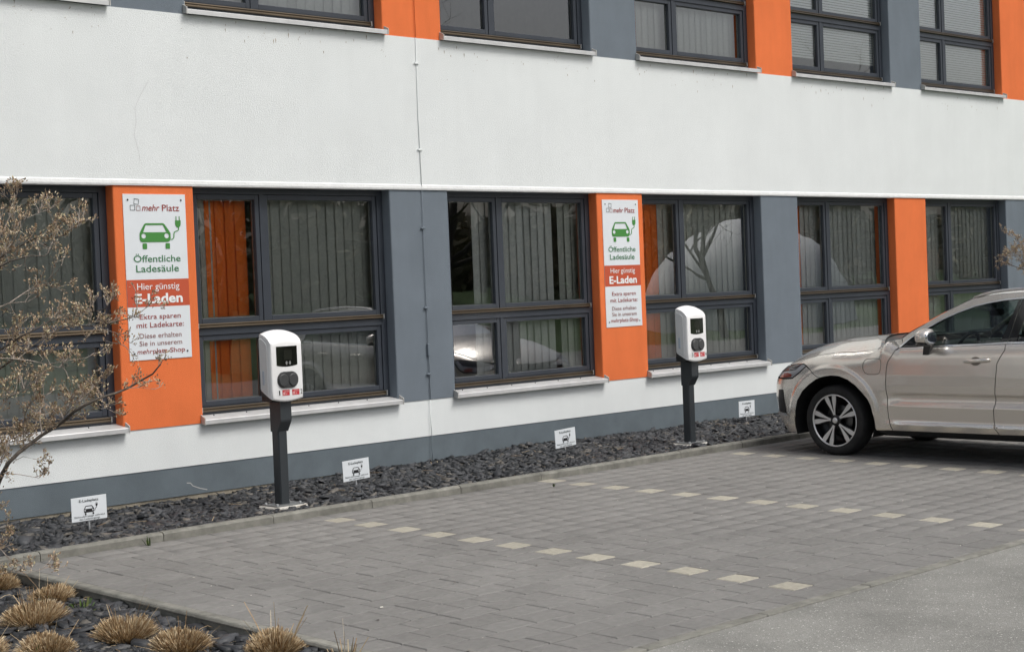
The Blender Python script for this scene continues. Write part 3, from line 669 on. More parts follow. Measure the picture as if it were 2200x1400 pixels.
def hz_front(x, y): return -.100+.015*np.sin(x*4+1)*np.sin(y*3.3)+.02*np.clip((4.2-x)/.8, 0, 1)
N = 13500; xy = np.stack([NR.uniform(2.9, 4.985, N), NR.uniform(-6.5, -1.75, N)], -1)
V, Fx = chips(N, xy, hz_front, .028, .060, 22, .18)
tag(put('slate_gravel', V.reshape(-1, 3), Fx, CHIP), 'dark slate chippings around the clipped grass clumps in front', 'gravel', kind='stuff')
# the largest slates of the front bed lie loose on top, one by one
slate_bed = empty('slate_pieces', (4.4, -3.9, -.12)); slate_bed['kind'] = 'structure'
n_ok = 0; rr = np.random.RandomState(5)
while n_ok < 260:
    x, y = rr.uniform(3.75, 4.97), rr.uniform(-5.6, -2.0); P, _ = proj((x, y, -.1))
    if not (-10 < P[0] < 700 and P[1] < 1410): continue
    V, Fx = chips(1, np.array([[x, y]]), lambda a, b: hz_front(a, b)+.020, .042, .070, 1000+n_ok, .14)
    put('slate', V.reshape(-1, 3), Fx, CHIP, slate_bed); n_ok += 1
# loose slate flakes at the kerb and pale litter on the paving
lit = MB(); rl = random.Random(9)
for _ in range(260):
    x, y = rl.uniform(5.2, 14), rl.uniform(-6.5, -1.8); s = rl.uniform(.003, .010)*(1.6 if rl.random() < .1 else 1); a = rl.uniform(0, 6); z = gz(y)+.004
    q = [(x+s*math.cos(a+t)*rl.uniform(.5, 1.3), y+s*math.sin(a+t)*rl.uniform(.4, 1), z+rl.uniform(0, .004)) for t in (0, 1.6, 3.1, 4.7)]
    lit.add(q, [(0, 1, 2, 3)])
tag(lit.build('petal_litter', island_mat('litter', [(0, (.03, .025, .02)), (.25, (.10, .085, .06)), (.5, (.45, .43, .36)), (1, (.62, .60, .53))], .9)), 'tiny pale petals and grit scattered over the pavers', 'litter', kind='stuff')
# ------------------------------------------------------------------ clipped grass clumps
STRAW = island_mat('dry_grass', [(0, (.15, .09, .045)), (.25, (.32, .215, .115)), (.6, (.52, .39, .23)), (1, (.74, .63, .44))], .8, spec=.2)
FRESH = island_mat('fresh_leaf', [(0, (.03, .06, .012)), (.6, (.06, .11, .025)), (1, (.16, .18, .06))], .7, spec=.3)
def blades(N, c, rad, hmin, hmax, lean, seed, w=.0032, base=.55):
    r = np.random.RandomState(seed); a = r.uniform(0, 2*np.pi, N); q = np.sqrt(r.uniform(0, 1, N))
    bx, by = np.cos(a)*q*rad*base, np.sin(a)*q*rad*base
    h = (hmin+(hmax-hmin)*r.uniform(0, 1, N)**.6)*(1.05-.28*q**3); L = h
    h = h*(1+.16*np.sin(a*2+seed)+.10*np.sin(a*5+seed*2)); L = h; ln = lean*q*r.uniform(.35, 1.35, N)+r.normal(0, .15, N); la = a+r.normal(0, .35, N)
    dx, dy = np.cos(la)*np.sin(ln), np.sin(la)*np.sin(ln); dz = np.cos(ln)
    fa = r.uniform(0, np.pi, N); wx, wy = np.cos(fa)*w*r.uniform(.6, 1.4, N), np.sin(fa)*w*r.uniform(.6, 1.4, N)
    rows = []
    for t, k, bend in ((0, 1.0, 0), (.55, .95, .0), (1.0, .7, .06)):
        px, py, pz = bx+dx*L*t*(1+bend), by+dy*L*t*(1+bend), dz*L*t*(1-bend)
        rows += [np.stack([c[0]+px-wx*k, c[1]+py-wy*k, c[2]+pz], -1), np.stack([c[0]+px+wx*k, c[1]+py+wy*k, c[2]+pz], -1)]
    V = np.stack(rows, 1); f = np.array([[0, 1, 3, 2], [2, 3, 5, 4]]); F_ = (f[None]+(np.arange(N)*6)[:, None, None]).reshape(-1, 4)
    return V.reshape(-1, 3), F_
CL = [(4.80, -1.98, .17, .15, 'clipped straw-coloured grass clump at the left edge by the kerb corner'),
      (4.83, -2.68, .155, .13, 'clipped straw-coloured grass clump touching the paving kerb, farthest back of the full clumps'),
      (4.40, -3.28, .200, .17, 'large domed dry grass clump left of the small green weed'),
      (4.52, -4.12, .165, .165, 'clipped dry grass clump standing alone in the middle of the slate'),
      (4.575, -4.62, .165, .15, 'pale dry grass clump with long stray stalks, cut by the bottom edge'),
      (4.06, -4.10, .17, .15, 'dry grass clump in the bottom left, below the large domed one'),
      (4.84, -5.10, .175, .16, 'pale dry grass clump at the bottom edge leaning toward the kerb'),
      (3.80, -3.84, .17, .14, 'dry grass clump cut off by the bottom left corner')]
for i, (x, y, r_, h_, lab) in enumerate(CL):
    c = (x, y, -.10); t = empty('grass_clump', c, lab, 'grass clump', 'clipped dry grass clumps in the slate bed')
    v, f = blades(3000, c, r_*.70, h_*.58, h_*.90, .95, 50+i, .0022, .74); put('stubble', v, f, STRAW, t)
    v, f = blades(16, c, r_, h_*1.1, h_*1.9, 1.2, 80+i, .0022); put('stray_stalks', v, f, STRAW, t)
    if i in (1, 5): v, f = blades(60, (x-.09, y-.06, -.115), r_*.4, h_*.3, h_*.7, .9, 90+i, .004); put('green_shoots', v, f, FRESH, t)
t = empty('stalk_tuft', (4.99, -5.62, -.12), 'few upright dry stalks beside the kerb at the bottom edge', 'grass tuft')
v, f = blades(16, (4.96, -5.55, -.12), .09, .10, .22, .35, 301, .003); put('stalks', v, f, STRAW, t)
t = empty('weed', (4.79, -3.16, -.11), 'small green leafy weed in the slate between the grass clumps', 'weed')
v, f = blades(70, (4.77, -3.17, -.105), .13, .05, .10, 1.25, 302, .0075); put('leaves', v, f, FRESH, t)
t = empty('weed', (6.13, -1.72, 0.0), 'tiny green weed growing from the joint at the kerb', 'weed')
v, f = blades(9, (6.13, -1.70, gz(-1.7)), .04, .03, .075, .7, 303, .004); put('leaves', v, f, FRESH, t)
v, f = blades(8, (10.06, -2.03, gz(-2.03)), .012, .02, .05, .4, 305, .0025)
t = empty('weed', (10.06, -2.03, gz(-2.03)), 'single tiny sprig between the pavers left of the second bay line', 'weed'); put('leaves', v, f, FRESH, t)
ds = MB(); rs = random.Random(12)
for _ in range(70):
    x, y = rs.uniform(3.8, 4.95), rs.uniform(-5.6, -2.0); a = rs.uniform(0, 6.28); l = rs.uniform(.05, .22); z = -.085
    p = [(x+math.cos(a)*l*t_, y+math.sin(a)*l*t_, z+.02*math.sin(3*t_)+rs.uniform(0, .01)) for t_ in (0, .35, .7, 1)]; ds.tube(p, .0017, 4)
for _ in range(60):
    x, y = rs.uniform(5.6, 15), rs.uniform(-1.5, -.1); a = rs.uniform(0, 6.28); l = rs.uniform(.03, .14); z = float(hz_back(np.array(x), np.array(y)))+.03
    ds.tube([(x, y, z), (x+math.cos(a)*l, y+math.sin(a)*l, z+rs.uniform(-.01, .02))], .0018, 4)
tag(ds.build('dry_stems', STRAW), 'loose dry stems lying on the slate chippings', 'stems', kind='stuff')

# ------------------------------------------------------------------ budding shrubs
BARK = mat('shrub_bark', (0.10, 0.085, 0.07), .9, var=.4, vscale=30)
TWIG = mat('shrub_twig', (0.32, 0.275, 0.235), .8, var=.45, vscale=18)
BUD = island_mat('bud_leaf', [(0, (.16, .105, .07)), (.3, (.34, .235, .155)), (.65, (.52, .40, .27)), (.88, (.48, .43, .25)), (1, (.70, .62, .48))], .7, spec=.3)
def buds(centres, dirs, seed, size=.022, per=(4, 9)):
    r = np.random.RandomState(seed); V = []; n = 0
    for c, d in zip(centres, dirs):
        for _ in range(r.randint(*per)):
            dd = np.array(d)+r.normal(0, .55, 3)+np.array([0, 0, .35]); dd /= np.linalg.norm(dd)
            L = size*r.uniform(.6, 1.25); w = L*r.uniform(.16, .26); s = np.cross(dd, r.normal(0, 1, 3)); s /= np.linalg.norm(s); u = np.cross(dd, s)
            b = np.array(c)+r.normal(0, size*.42, 3)
            V += [b, b+dd*L*.5+s*w+u*w*.35, b+dd*L, b+dd*L*.5-s*w+u*w*.35, b+dd*L*.45+u*w*1.0]; n += 1
    f = np.array([[0, 1, 4], [1, 2, 4], [2, 3, 4], [3, 0, 4]]); return np.array(V), (f[None]+(np.arange(n)*5)[:, None, None]).reshape(-1, 3)
def shrub(name, label, root, branches, seed, depth0, pxm, twig_step=13, extra=None):
    """branches: (image-traced polyline, depth offset, start radius, density)"""
    r = random.Random(seed); tr = MB(); tw = MB(); C = []; D = []
    t = empty(name, root, label, 'shrub')
    def up(px, py, d): return CAM+ray(px, py)*d
    def twig(p, d, L, lv):
        n = 4; pts = [Vector(p)]; d = Vector(d).normalized()
        for i in range(n):
            d = (d+Vector((r.gauss(0, .22), r.gauss(0, .22), r.gauss(.10, .2)))).normalized(); pts.append(pts[-1]+d*L/n)
        tw.tube(pts, [.0030 if lv == 0 else .0022, .0025 if lv == 0 else .002, .0021, .0018, .0015], 4, False)
        for k in ((2, 3, 4) if lv == 0 else (3, 4)):
            if k == 4 or r.random() < .75: C.append(tuple(pts[k])); D.append(tuple(d))
        if lv == 0:
            for k in (1, 2, 3):
                if r.random() < .7:
                    dd = (d+Vector((r.gauss(0, .7), r.gauss(0, .7), r.gauss(.15, .6)))).normalized(); twig(pts[k], dd, L*r.uniform(.4, .75), 1)
    for poly, off, rad, dens in branches:
        P = []; m = len(poly)
        ph = r.uniform(0, 6)
        for i, (x, y) in enumerate(poly): P.append(Vector(up(x, y, depth0+off+.10*math.sin(ph+i*.9))))
        rads = [rad*.78*(1-.72*i/(m-1)) for i in range(m)]
        (tr if rad > .008 else tw).tube(P, rads, 6)
        for a, b in zip(P[:-1], P[1:]):
            L = (b-a).length; k = L/(.043/dens) if dens > 0 else 0
            k = int(k)+(1 if r.random() < k-int(k) else 0)
            for _ in range(k):
                q = a.lerp(b, r.random()); dr = (b-a).normalized()*.55+Vector((r.gauss(0, .55), r.gauss(0, .65), r.gauss(.22, .6)))
                twig(q, dr, r.uniform(.05, .17), 0)
        twig(P[-1], P[-1]-P[-2], .09, 0)
    tr.build('trunk', BARK, t, smooth=True); tw.build('twigs', TWIG, t)['kind'] = 'stuff'
    v, f = buds(C, D, seed); put('crown', v, f, BUD, t)
    return t
ROOT = CAM+ray(-60, 1238)*10.35
BR = [([(-60, 1238), (-45, 1180), (-25, 1105), (-8, 1048), (4, 1019), (18, 994), (40, 972), (62, 955), (90, 934), (120, 916), (137, 904), (159, 884), (184, 869), (216, 854), (249, 844), (276, 833), (298, 820), (328, 803), (345, 782)], .0, .022, .55),
      ([(-60, 1230), (-90, 1100), (-105, 950), (-100, 820), (-80, 700), (-60, 600)], .25, .024, .1),
      ([(-80, 700), (-45, 600), (0, 553), (25, 537), (62, 519), (78, 511), (114, 512), (140, 505), (160, 480), (185, 472)], .15, .010, 1.3),
      ([(-90, 680), (-40, 600), (0, 572), (25, 560), (55, 552), (64, 549), (96, 550), (110, 537), (114, 521)], -.15, .009, .45),
      ([(-60, 600), (-20, 540), (10, 490), (25, 455), (33, 425), (38, 412)], .3, .007, 1.0),
      ([(0, 553), (30, 520), (45, 490), (55, 470), (100, 450)], .1, .005, 1.2),
      ([(-100, 760), (-50, 690), (0, 659), (20, 651), (46, 633), (66, 620), (84, 610), (103, 600), (119, 588), (132, 570), (136, 556)], .35, .007, .35),
      ([(20, 651), (60, 648), (100, 622), (130, 615)], .4, .004, .4),
      ([(-100, 850), (-40, 770), (0, 751), (21, 739), (47, 721), (64, 713), (107, 690), (137, 679), (164, 673), (194, 670), (225, 664), (240, 645)], -.1, .010, 1.0),
      ([(-105, 900), (-50, 830), (0, 792), (32, 769), (64, 747), (103, 719), (137, 703), (160, 700), (199, 700), (228, 696), (260, 688), (276, 684), (300, 672), (322, 655)], .1, .009, .7),
      ([(-100, 820), (-40, 775), (0, 769), (28, 770), (64, 774), (103, 783), (129, 790), (160, 784)], -.25, .006, .9),
      ([(103, 783), (139, 775), (184, 769), (204, 758)], -.2, .004, .2),
      ([(90, 931), (86, 906), (86, 882), (94, 854), (92, 825)], -.05, .007, .9),
      ([(51, 958), (51, 914), (54, 889), (69, 854), (80, 830)], .05, .006, .9),
      ([(-70, 950), (0, 874), (19, 854), (43, 841), (80, 815)], -.3, .006, 1.1),
      ([(120, 916), (150, 880), (170, 860), (195, 838)], .05, .005, 1.2),
      ([(137, 904), (130, 885), (150, 868), (175, 852), (210, 838), (225, 815)], .12, .006, 1.1),
      ([(-60, 1000), (-10, 960), (40, 935), (80, 915), (110, 890)], .3, .007, 1.2),
      ([(-40, 1060), (0, 1000), (14, 970), (20, 950), (60, 935)], .2, .006, 1.2),
      ([(9, 1016), (44, 1019), (84, 1026), (95, 1014)], .0, .004, .35),
      ([(30, 990), (50, 980), (70, 985)], .1, .003, .5),
      ([(276, 833), (300, 832), (325, 835)], .05, .003, .4),
      ([(200, 700), (250, 715), (270, 745)], .1, .003, .6),
      ([(184, 869), (215, 870), (235, 880)], .1, .003, .8),
      ([(-60, 1235), (-20, 1190), (5, 1160), (15, 1130)], .0, .006, .9),
      ([(-60, 1240), (0, 1232), (29, 1227), (55, 1231), (89, 1222), (104, 1207)], -.2, .004, .9)]
shrub('magnolia_shrub', 'bare shrub with tan opening buds reaching in at the left edge', tuple(ROOT), BR, 31, 10.35, 330)
rt = np.array([21.35, -.9, .05]); dR = float((rt-CAM)@AX_D)
BR2 = [([(2245, 900), (2248, 800), (2240, 700), (2225, 620), (2200, 578), (2180, 572), (2165, 566)], 0, .016, .8), ([(2240, 700), (2215, 600), (2195, 560), (2178, 548), (2160, 552), (2150, 562)], .1, .008, 1.6),
       ([(2235, 650), (2215, 560), (2200, 530), (2185, 515), (2168, 505)], -.1, .007, 1.3), ([(2235, 650), (2220, 560), (2198, 545), (2175, 535)], .1, .006, 1.6), ([(2245, 700), (2260, 560), (2270, 480)], .1, .01, .8)]
v0 = CAM+ray(2245, 900)*dR; BR2[0][0].insert(0, (2243, 930))
shrub('magnolia_shrub', 'bare budding twigs at the right edge above the car roof', tuple(rt), BR2, 33, dR, 165)

# ------------------------------------------------------------------ what the windows mirror: trees, dome and hedge across the road
TBARK = mat('tree_bark', (0.06, 0.052, 0.043), .95, var=.4, vscale=6)
TTWIG = mat('tree_twigs', (0.12, 0.105, 0.075), .95, var=.4, vscale=3)
def bare_tree(loc, H, seed, label, name='bare_tree', grp='bare trees across the road'):
    r = random.Random(seed); tr = MB(); tw = MB()
    def grow(p, d, L, rad, lv):
        n = 3; pts = [p]; rd = [rad]
        for i in range(n):
            d = (d+Vector((r.gauss(0, .16), r.gauss(0, .16), r.gauss(.05, .1)))).normalized(); pts.append(pts[-1]+d*L/n); rd.append(rad*(1-.4*(i+1)/n))
        (tr if lv < 2 else tw).tube(pts, rd, 6 if lv < 2 else 3, False)
        if lv < 5:
            for k in range(3 if lv else 5):
                q = pts[-1] if k == 0 else pts[r.randint(1, n)]
                a = Vector((r.gauss(0, 1), r.gauss(0, 1), r.gauss(.2, .6))).normalized(); nd = (d*.75+a*.75).normalized()
                grow(q, nd, L*r.uniform(.55, .8), rd[-1]*.75, lv+1)
    t = empty(name, loc, label, 'tree', grp)
    grow(Vector(loc), Vector((0, 0, 1)), H*.33, H*.018, 0)
    tr.build('trunk', TBARK, t, smooth=True); tw.build('crown', TTWIG, t); return t
for i, (x, y, H, lab) in enumerate([(30, -22, 12, 'bare tree mirrored in the glass left of the second large sign'), (24, -24, 13, 'tall bare tree mirrored in the window behind the first charging post'), (42, -21, 9, 'lower bare tree mirrored in the window behind the second charging post'), (64, -24, 12, 'bare tree mirrored in the window behind the car roof'), (50, -19.5, 6, 'small slim tree mirrored in the window above the car bonnet'), (18, -23, 12, 'bare tree mirrored in the leftmost window'), (34, -30, 15, 'tall bare tree mirrored in the second upper window'), (75, -30, 14, 'bare tree mirrored in the rightmost upper window'), (58, -31, 15, 'bare tree mirrored in the upper window with venetian blind')]):
    bare_tree((x, y, -.2), H, 200+i, lab)
dome = empty('dome_tent', (51.5, -27.5, -.2), 'white dome tent mirrored in the windows above the car', 'tent')
DW = mat('white_membrane', (.72, .73, .72), .6, var=.05, vscale=.6)
for s in range(12):
    mb = MB(); n = 8
    for j in range(n+1):
        e = R(90*j/n)
        for k in range(4):
            a = R(360*(s+k/3)/12); rr_ = 4.3*math.cos(e)*(1-.012*(k in (0, 3))); mb.v.append((51.5+rr_*math.cos(a), -27.5+rr_*math.sin(a), -.2+4.3*math.sin(e)))
    for j in range(n):
        for k in range(3): mb.f.append((j*4+k, j*4+k+1, (j+1)*4+k+1, (j+1)*4+k))
    mb.build('membrane_panel', DW, dome, smooth=True)
# far woodland: one mass of trunks and twig sprays
r = np.random.RandomState(77); V = []; NQ = 0
WM = island_mat('woodland', [(0, (.09, .085, .052)), (.5, (.17, .152, .095)), (1, (.27, .245, .165))], 1.0, spec=.1)
Vw = []
for k in range(260):
    x, y, H = r.uniform(-30, 190), r.uniform(-75, -42), r.uniform(4.5, 8)
    n = 420; h = r.uniform(0, 1, n)**1.1; rad = (1.0+2.6*np.sin(np.pi*np.clip(h*.9+.1, 0, 1)))*r.uniform(.3, 1, n); a = r.uniform(0, 6.28, n)
    c = np.stack([x+np.cos(a)*rad, y+np.sin(a)*rad, -.2+h*H], -1); s = r.uniform(.15, .65, (n, 1))
    d1 = r.normal(0, 1, (n, 3)); d1 /= np.linalg.norm(d1, axis=1)[:, None]; d2 = np.cross(d1, r.normal(0, 1, (n, 3))); d2 /= np.linalg.norm(d2, axis=1)[:, None]
    Vw.append(np.stack([c-d1*s, c+d2*s*.5, c+d1*s, c-d2*s*.5], 1))
Vw = np.concatenate(Vw); Fw = np.arange(len(Vw)*4).reshape(-1, 4)
tag(put('far_woodland', Vw.reshape(-1, 3), Fw, WM), 'distant wood beyond the lawn mirrored in the windows', 'woodland', kind='stuff')
# low embankment that carries the wood
em = MB().prism_x([(-40, -.19), (-44, .9), (-50, 1.6), (-90, 2.4), (-90, -.19)], -60, 240); tag(em.build('embankment', LAWN), kind='structure')
# ------------------------------------------------------------------ the parked car
XC, HW0 = 14.135, 0.915
WF, WR, ZF, ZR = -2.83, -5.60, .335, .306       # wheel centres
CP = [(0, -1.895), (.2, -1.90), (.4, -1.92), (.56, -1.95), (.68, -1.99), (.77, -2.045), (.83, -2.115), (.868, -2.205), (.893, -2.345), (.908, -2.54), (.915, -2.83), (.915, -3.2), (.915, -4.0), (.915, -5.0), (.913, -5.6), (.905, -5.9), (.885, -6.10), (.845, -6.25), (.77, -6.345), (.62, -6.405), (.4, -6.435), (0, -6.45)]
def _dense(cp, n=40):
    P = np.array(cp, float); Q = np.vstack([P[0]*2-P[1], P, P[-1]*2-P[-2]]); out = []
    for i in range(1, len(Q)-2):
        a, b, c, d = Q[i-1], Q[i], Q[i+1], Q[i+2]
        for t in np.linspace(0, 1, n, endpoint=False): out.append(.5*((2*b)+(-a+c)*t+(2*a-5*b+4*c-d)*t*t+(-a+3*b-3*c+d)*t**3))
    out.append(P[-1]); return np.array(out)
_C = _dense(CP); _s = np.concatenate([[0], np.cumsum(np.linalg.norm(np.diff(_C, axis=0), axis=1))])
_i0 = np.argmin(np.abs(_C[:, 1]+3.6)+(_C[:, 0] < .9)*9); _U = _C[_i0, 1]+(_s[_i0]-_s)          # u decreasing along the list
_T = np.gradient(_C, axis=0); _T /= np.linalg.norm(_T, axis=1)[:, None]; _N = np.stack([-_T[:, 1], _T[:, 0]], -1)   # outward normal (x>0 half)
U_FRONT, U_REAR = _U[0], _U[-1]
def _ip(u, a): return np.interp(u, _U[::-1], a[::-1])
def ss(a, b, x): t = np.clip((x-a)/(b-a), 0, 1); return t*t*(3-2*t)
DZ = [.15, .20, .26, .325, .345, .37, .485, .502, .512, .525, .55, .575, .60, .628, .636, .70, .80, .90, .98, 1.12, 1.3]; DH = [.80, .845, .884, .9125, .899, .890, .9125, .9165, .910, .8985, .8835, .877, .880, .903, .9065, .9125, .914, .909, .899, .875, .80]
FZ = [.15, .2, .28, .45, .65, .80, .95, 1.3]; FH = [.84, .868, .899, .908, .913, .912, .905, .86]
NZ = [.15, .2, .30, .42, .55, .68, .80, .95, 1.3]; NH = [.74, .79, .865, .895, .915, .910, .885, .80, .6]
ZTU = [-6.6, -6.2, -5.9, -5.0, -3.60, -3.50, -3.44, -3.38, -3.33, -3.27, -3.175, -3.04, -2.82, -2.6, -2.44, -2.25, -2.12, -2.0, -1.85, -1.6, -1.2]
ZTZ = [1.05, 1.10, 1.12, 1.106, 1.046, 1.10, 1.12, 1.097, 1.068, 1.05, 1.034, 1.022, 1.012, .984, .950, .905, .88, .862, .845, .825, .80]
def zt(u): return np.interp(u, ZTU, ZTZ)
def delta(u, z):
    u = np.asarray(u, float); z = np.asarray(z, float)
    wd = ss(-3.36, -3.62, u)*ss(-5.25, -4.95, u)
    d = HW0-(np.interp(z, DZ, DH)*wd+np.interp(z, FZ, FH)*(1-wd))
    wn = np.maximum(ss(-2.30, -1.95, u), ss(-6.2, -6.45, u)); d = d*(1-wn)+wn*(HW0-np.interp(z, NZ, NH))
    for wy, wz in ((WF, ZF), (WR, ZR)):
        r = np.hypot(u-wy, z-wz); d = d-.016*ss(.568, .525, r)*ss(.05, .2, z-wz+.1)
    Dm = np.where(u > -3.42, .135, .035)*ss(-6.6, -6.3, u)+.0; Dm = np.where((u > -3.62) & (u < -3.30), .035+(.135-.035)*ss(-3.62, -3.30, u), Dm)
    Hh = np.where(u > -3.4, .17, .12); t = np.clip((z-(zt(u)-Hh))/Hh, 0, 1)
    d = d+Dm*(1-np.sqrt(np.clip(1-(t*.985)**2, 0, 1)))
    # greenhouse tumblehome above the belt
    g = np.clip(z-zt(u), 0, None)*np.where(u < -3.40, 1, 0)
    zz = np.clip(z-1.06, 0, None); wg = np.where(u < -3.40, ss(.0, .05, z-zt(u)), 0.0)
    d = d*(1-wg)+wg*(HW0-(.858-.335*zz))
    return d
def surf(u, z, side=-1, off=0.0):
    u = np.asarray(u, float); z = np.asarray(z, float); d = delta(u, z)-off
    x, y, nx, ny = _ip(u, _C[:, 0]), _ip(u, _C[:, 1]), _ip(u, _N[:, 0]), _ip(u, _N[:, 1])
    nl = np.hypot(nx, ny); nx, ny = nx/nl, ny/nl
    return np.stack([XC+side*(x-nx*d), y-ny*d, z+0*u], -1)
PAINT = mat('beige_metallic_paint', (0.74, 0.695, 0.635), .27, metal=.74, coat=1.0, spec=.5, var=.03, vscale=900)
CHROME = mat('chrome_trim', (0.82, 0.83, 0.84), .2, metal=.8)
SATIN = mat('satin_aluminium', (0.62, 0.62, 0.62), .28, metal=.9)
GLBLK = mat('gloss_black', (0.008, 0.008, 0.009), .12, coat=.6)
TYRE = mat('tyre_rubber', (0.018, 0.018, 0.018), .8, var=.35, vscale=14, bump=.3, bscale=90)
RIMB = mat('rim_black', (0.010, 0.010, 0.011), .3)
RIMS = mat('machined_alloy', (0.74, 0.74, 0.74), .36, metal=.8)
LINER = mat('wheel_liner', (0.006, 0.006, 0.006), .95)
CARGL = glass('car_glass', (0.50, 0.58, 0.54), 1.5)
TRIM = mat('car_interior_dark', (0.022, 0.023, 0.024), .8)
TRIML = mat('car_interior_pale', (0.30, 0.31, 0.28), .85)
LAMPC = mat('lamp_clear', (0.45, 0.46, 0.48), .08, metal=.3, coat=1.0)
LAMPD = mat('lamp_dark', (0.03, 0.03, 0.035), .12, coat=1.0)
TAIL = mat('tail_lamp_red', (0.35, 0.01, 0.01), .1, coat=1.0)
car = empty('parked_car', (XC, -4.2, gz(-4.2)), 'champagne beige estate SUV parked nose to the building', 'car')
def in_poly(pts, poly):
    x, y = pts[:, 0], pts[:, 1]; c = np.zeros(len(pts), bool); n = len(poly)
    for i in range(n):
        x1, y1 = poly[i]; x2, y2 = poly[(i+1) % n]
        m = ((y1 > y) != (y2 > y)); xi = (x2-x1)*(y-y1)/((y2-y1) if y2 != y1 else 1e-12)+x1; c ^= m & (x < xi)
    return c
def densify(poly, step):
    out = []
    for a, b in zip(poly, poly[1:]+poly[:1]):
        n = max(1, int(math.ceil(math.hypot(b[0]-a[0], b[1]-a[1])/step))); out += [(a[0]+(b[0]-a[0])*i/n, a[1]+(b[1]-a[1])*i/n) for i in range(n)]
    return out
def inset(poly, d):
    A = sum(a[0]*b[1]-b[0]*a[1] for a, b in zip(poly, poly[1:]+poly[:1])); s = 1 if A > 0 else -1; out = []; n = len(poly)
    for i in range(n):
        p0, p1, p2 = (Vector(poly[(i-1) % n]), Vector(poly[i]), Vector(poly[(i+1) % n])); e1, e2 = (p1-p0).normalized(), (p2-p1).normalized()
        n1, n2 = Vector((-e1.y, e1.x))*s, Vector((-e2.y, e2.x))*s; b = (n1+n2)
        if b.length < .2: b = n1
        b.normalize(); k = d/max(.45, b.dot(n1)); out.append((p1.x+b.x*k, p1.y+b.y*k))
    return out
def panel(name, poly, m, parent, off=0.0, holes=(), gap=.0035, du=.035, dz=.016, sides=(-1, 1), parents=None):
    poly = densify(inset(list(poly), gap) if gap else list(poly), .03); hs = [densify(inset(list(h), -gap) if gap else list(h), .03) for h in holes]
    P = np.array(poly); lo, hi = P.min(0), P.max(0)
    gx, gz_ = np.meshgrid(np.arange(lo[0]+du*.5, hi[0], du), np.arange(lo[1]+dz*.5, hi[1], dz)); G = np.stack([gx.ravel()+.25*du*((np.arange(gx.size)//gx.shape[1]) % 2), gz_.ravel()], -1)
    ok = in_poly(G, poly)
    for h in hs: ok &= ~in_poly(G, h)
    B = np.array(poly+[q for h in hs for q in h])
    G = G[ok]
    if len(G):
        dmin = np.min(np.hypot((G[:, None, 0]-B[None, :, 0])/1.0, (G[:, None, 1]-B[None, :, 1])/.8), axis=1); G = G[dmin > .009]
    pts = list(map(tuple, B))+list(map(tuple, G)); E = []; k = 0
    for l in [poly]+hs: E += [(k+i, k+(i+1) % len(l)) for i in range(len(l))]; k += len(l)
    r = geometry.delaunay_2d_cdt([Vector(q) for q in pts], E, [], 0, 1e-6); vs = np.array([tuple(v) for v in r[0]]); T = np.array([t for t in r[2] if len(t) == 3])
    cen = vs[T].mean(1); ok = in_poly(cen, poly)
    for h in hs: ok &= ~in_poly(cen, h)
    T = T[ok]; res = []
    for si, s in enumerate(sides):
        W = surf(vs[:, 0], vs[:, 1], s, off); e = .004
        a = surf(vs[:, 0]+e, vs[:, 1], s, off)-surf(vs[:, 0]-e, vs[:, 1], s, off); b = surf(vs[:, 0], vs[:, 1]+e, s, off)-surf(vs[:, 0], vs[:, 1]-e, s, off)
        nn = np.cross(a, b)*(1 if s < 0 else -1); nn /= np.linalg.norm(nn, axis=1)[:, None]+1e-12
        # make sure normals look outwards
        out = W-np.array([XC, 0, 0]); out[:, 1] = 0; sgn = np.sign(np.sum(nn*np.stack([np.full(len(W), float(s)), 0*W[:, 1], 0*W[:, 2]], -1), 1).mean()) or 1; nn *= sgn
        tri = []
        for t in T:
            A_, B_, C_ = W[t[0]], W[t[1]], W[t[2]]
            tri.append(tuple(t) if np.dot(np.cross(B_-A_, C_-A_), nn[t].mean(0)) > 0 else (t[0], t[2], t[1]))
        res.append(put(name, W, [tuple(int(i) for i in t) for t in tri], m, parents[si] if parents else parent, normals=nn))
    return res
ARCH = [(-2.352, .204), (-2.352, .305), (-2.378, .43), (-2.407, .527), (-2.483, .626), (-2.561, .689), (-2.653, .745), (-2.755, .775), (-2.842, .787), (-2.941, .779), (-3.038, .745), (-3.119, .693), (-3.186, .63), (-3.251, .562), (-3.285, .50), (-3.312, .38), (-3.316, .271)]
DF = [(-3.508, .259), (-3.490, .311), (-3.470, .39), (-3.468, .517), (-3.458, .666), (-3.458, .727), (-3.468, .854), (-3.482, .925), (-3.531, .993), (-3.556, 1.04)]
SEAM = [(-3.42, 1.118), (-3.398, 1.098), (-3.324, 1.068), (-3.286, 1.047), (-3.191, 1.030), (-3.051, 1.017), (-2.831, 1.009), (-2.607, .982), (-2.422, .945), (-2.25, .903), (-2.12, .879)]
FLAP = [(-3.243, .951), (-3.31, .957), (-3.379, .957), (-3.402, .94), (-3.407, .915), (-3.401, .854), (-3.385, .820), (-3.36, .806), (-3.263, .804), (-3.225, .82), (-3.202, .855), (-3.203, .905), (-3.218, .94)]
fender = [(-2.70, .762)]+ARCH[7:]+[(-3.322, .256)]+DF+[(-3.575, 1.058), (-3.62, 1.10), (-3.605, 1.148)]+SEAM+[(-2.11, .878), (-2.47, .897), (-2.515, .880), (-2.583, .832), (-2.661, .775)]
fs = panel('fender', fender, PAINT, car, holes=[FLAP], du=.022, dz=.012)
panel('charge_flap', FLAP, PAINT, car, gap=.0015, off=-.001)
LAMP = [(-2.10, .873), (-2.47, .893), (-2.51, .879), (-2.421, .806), (-2.34, .755), (-2.249, .748), (-2.10, .750), (-1.95, .770), (-1.84, .800), (-1.83, .835), (-1.95, .858)]
hl = panel('headlight', LAMP, LAMPC, car, off=-.004)
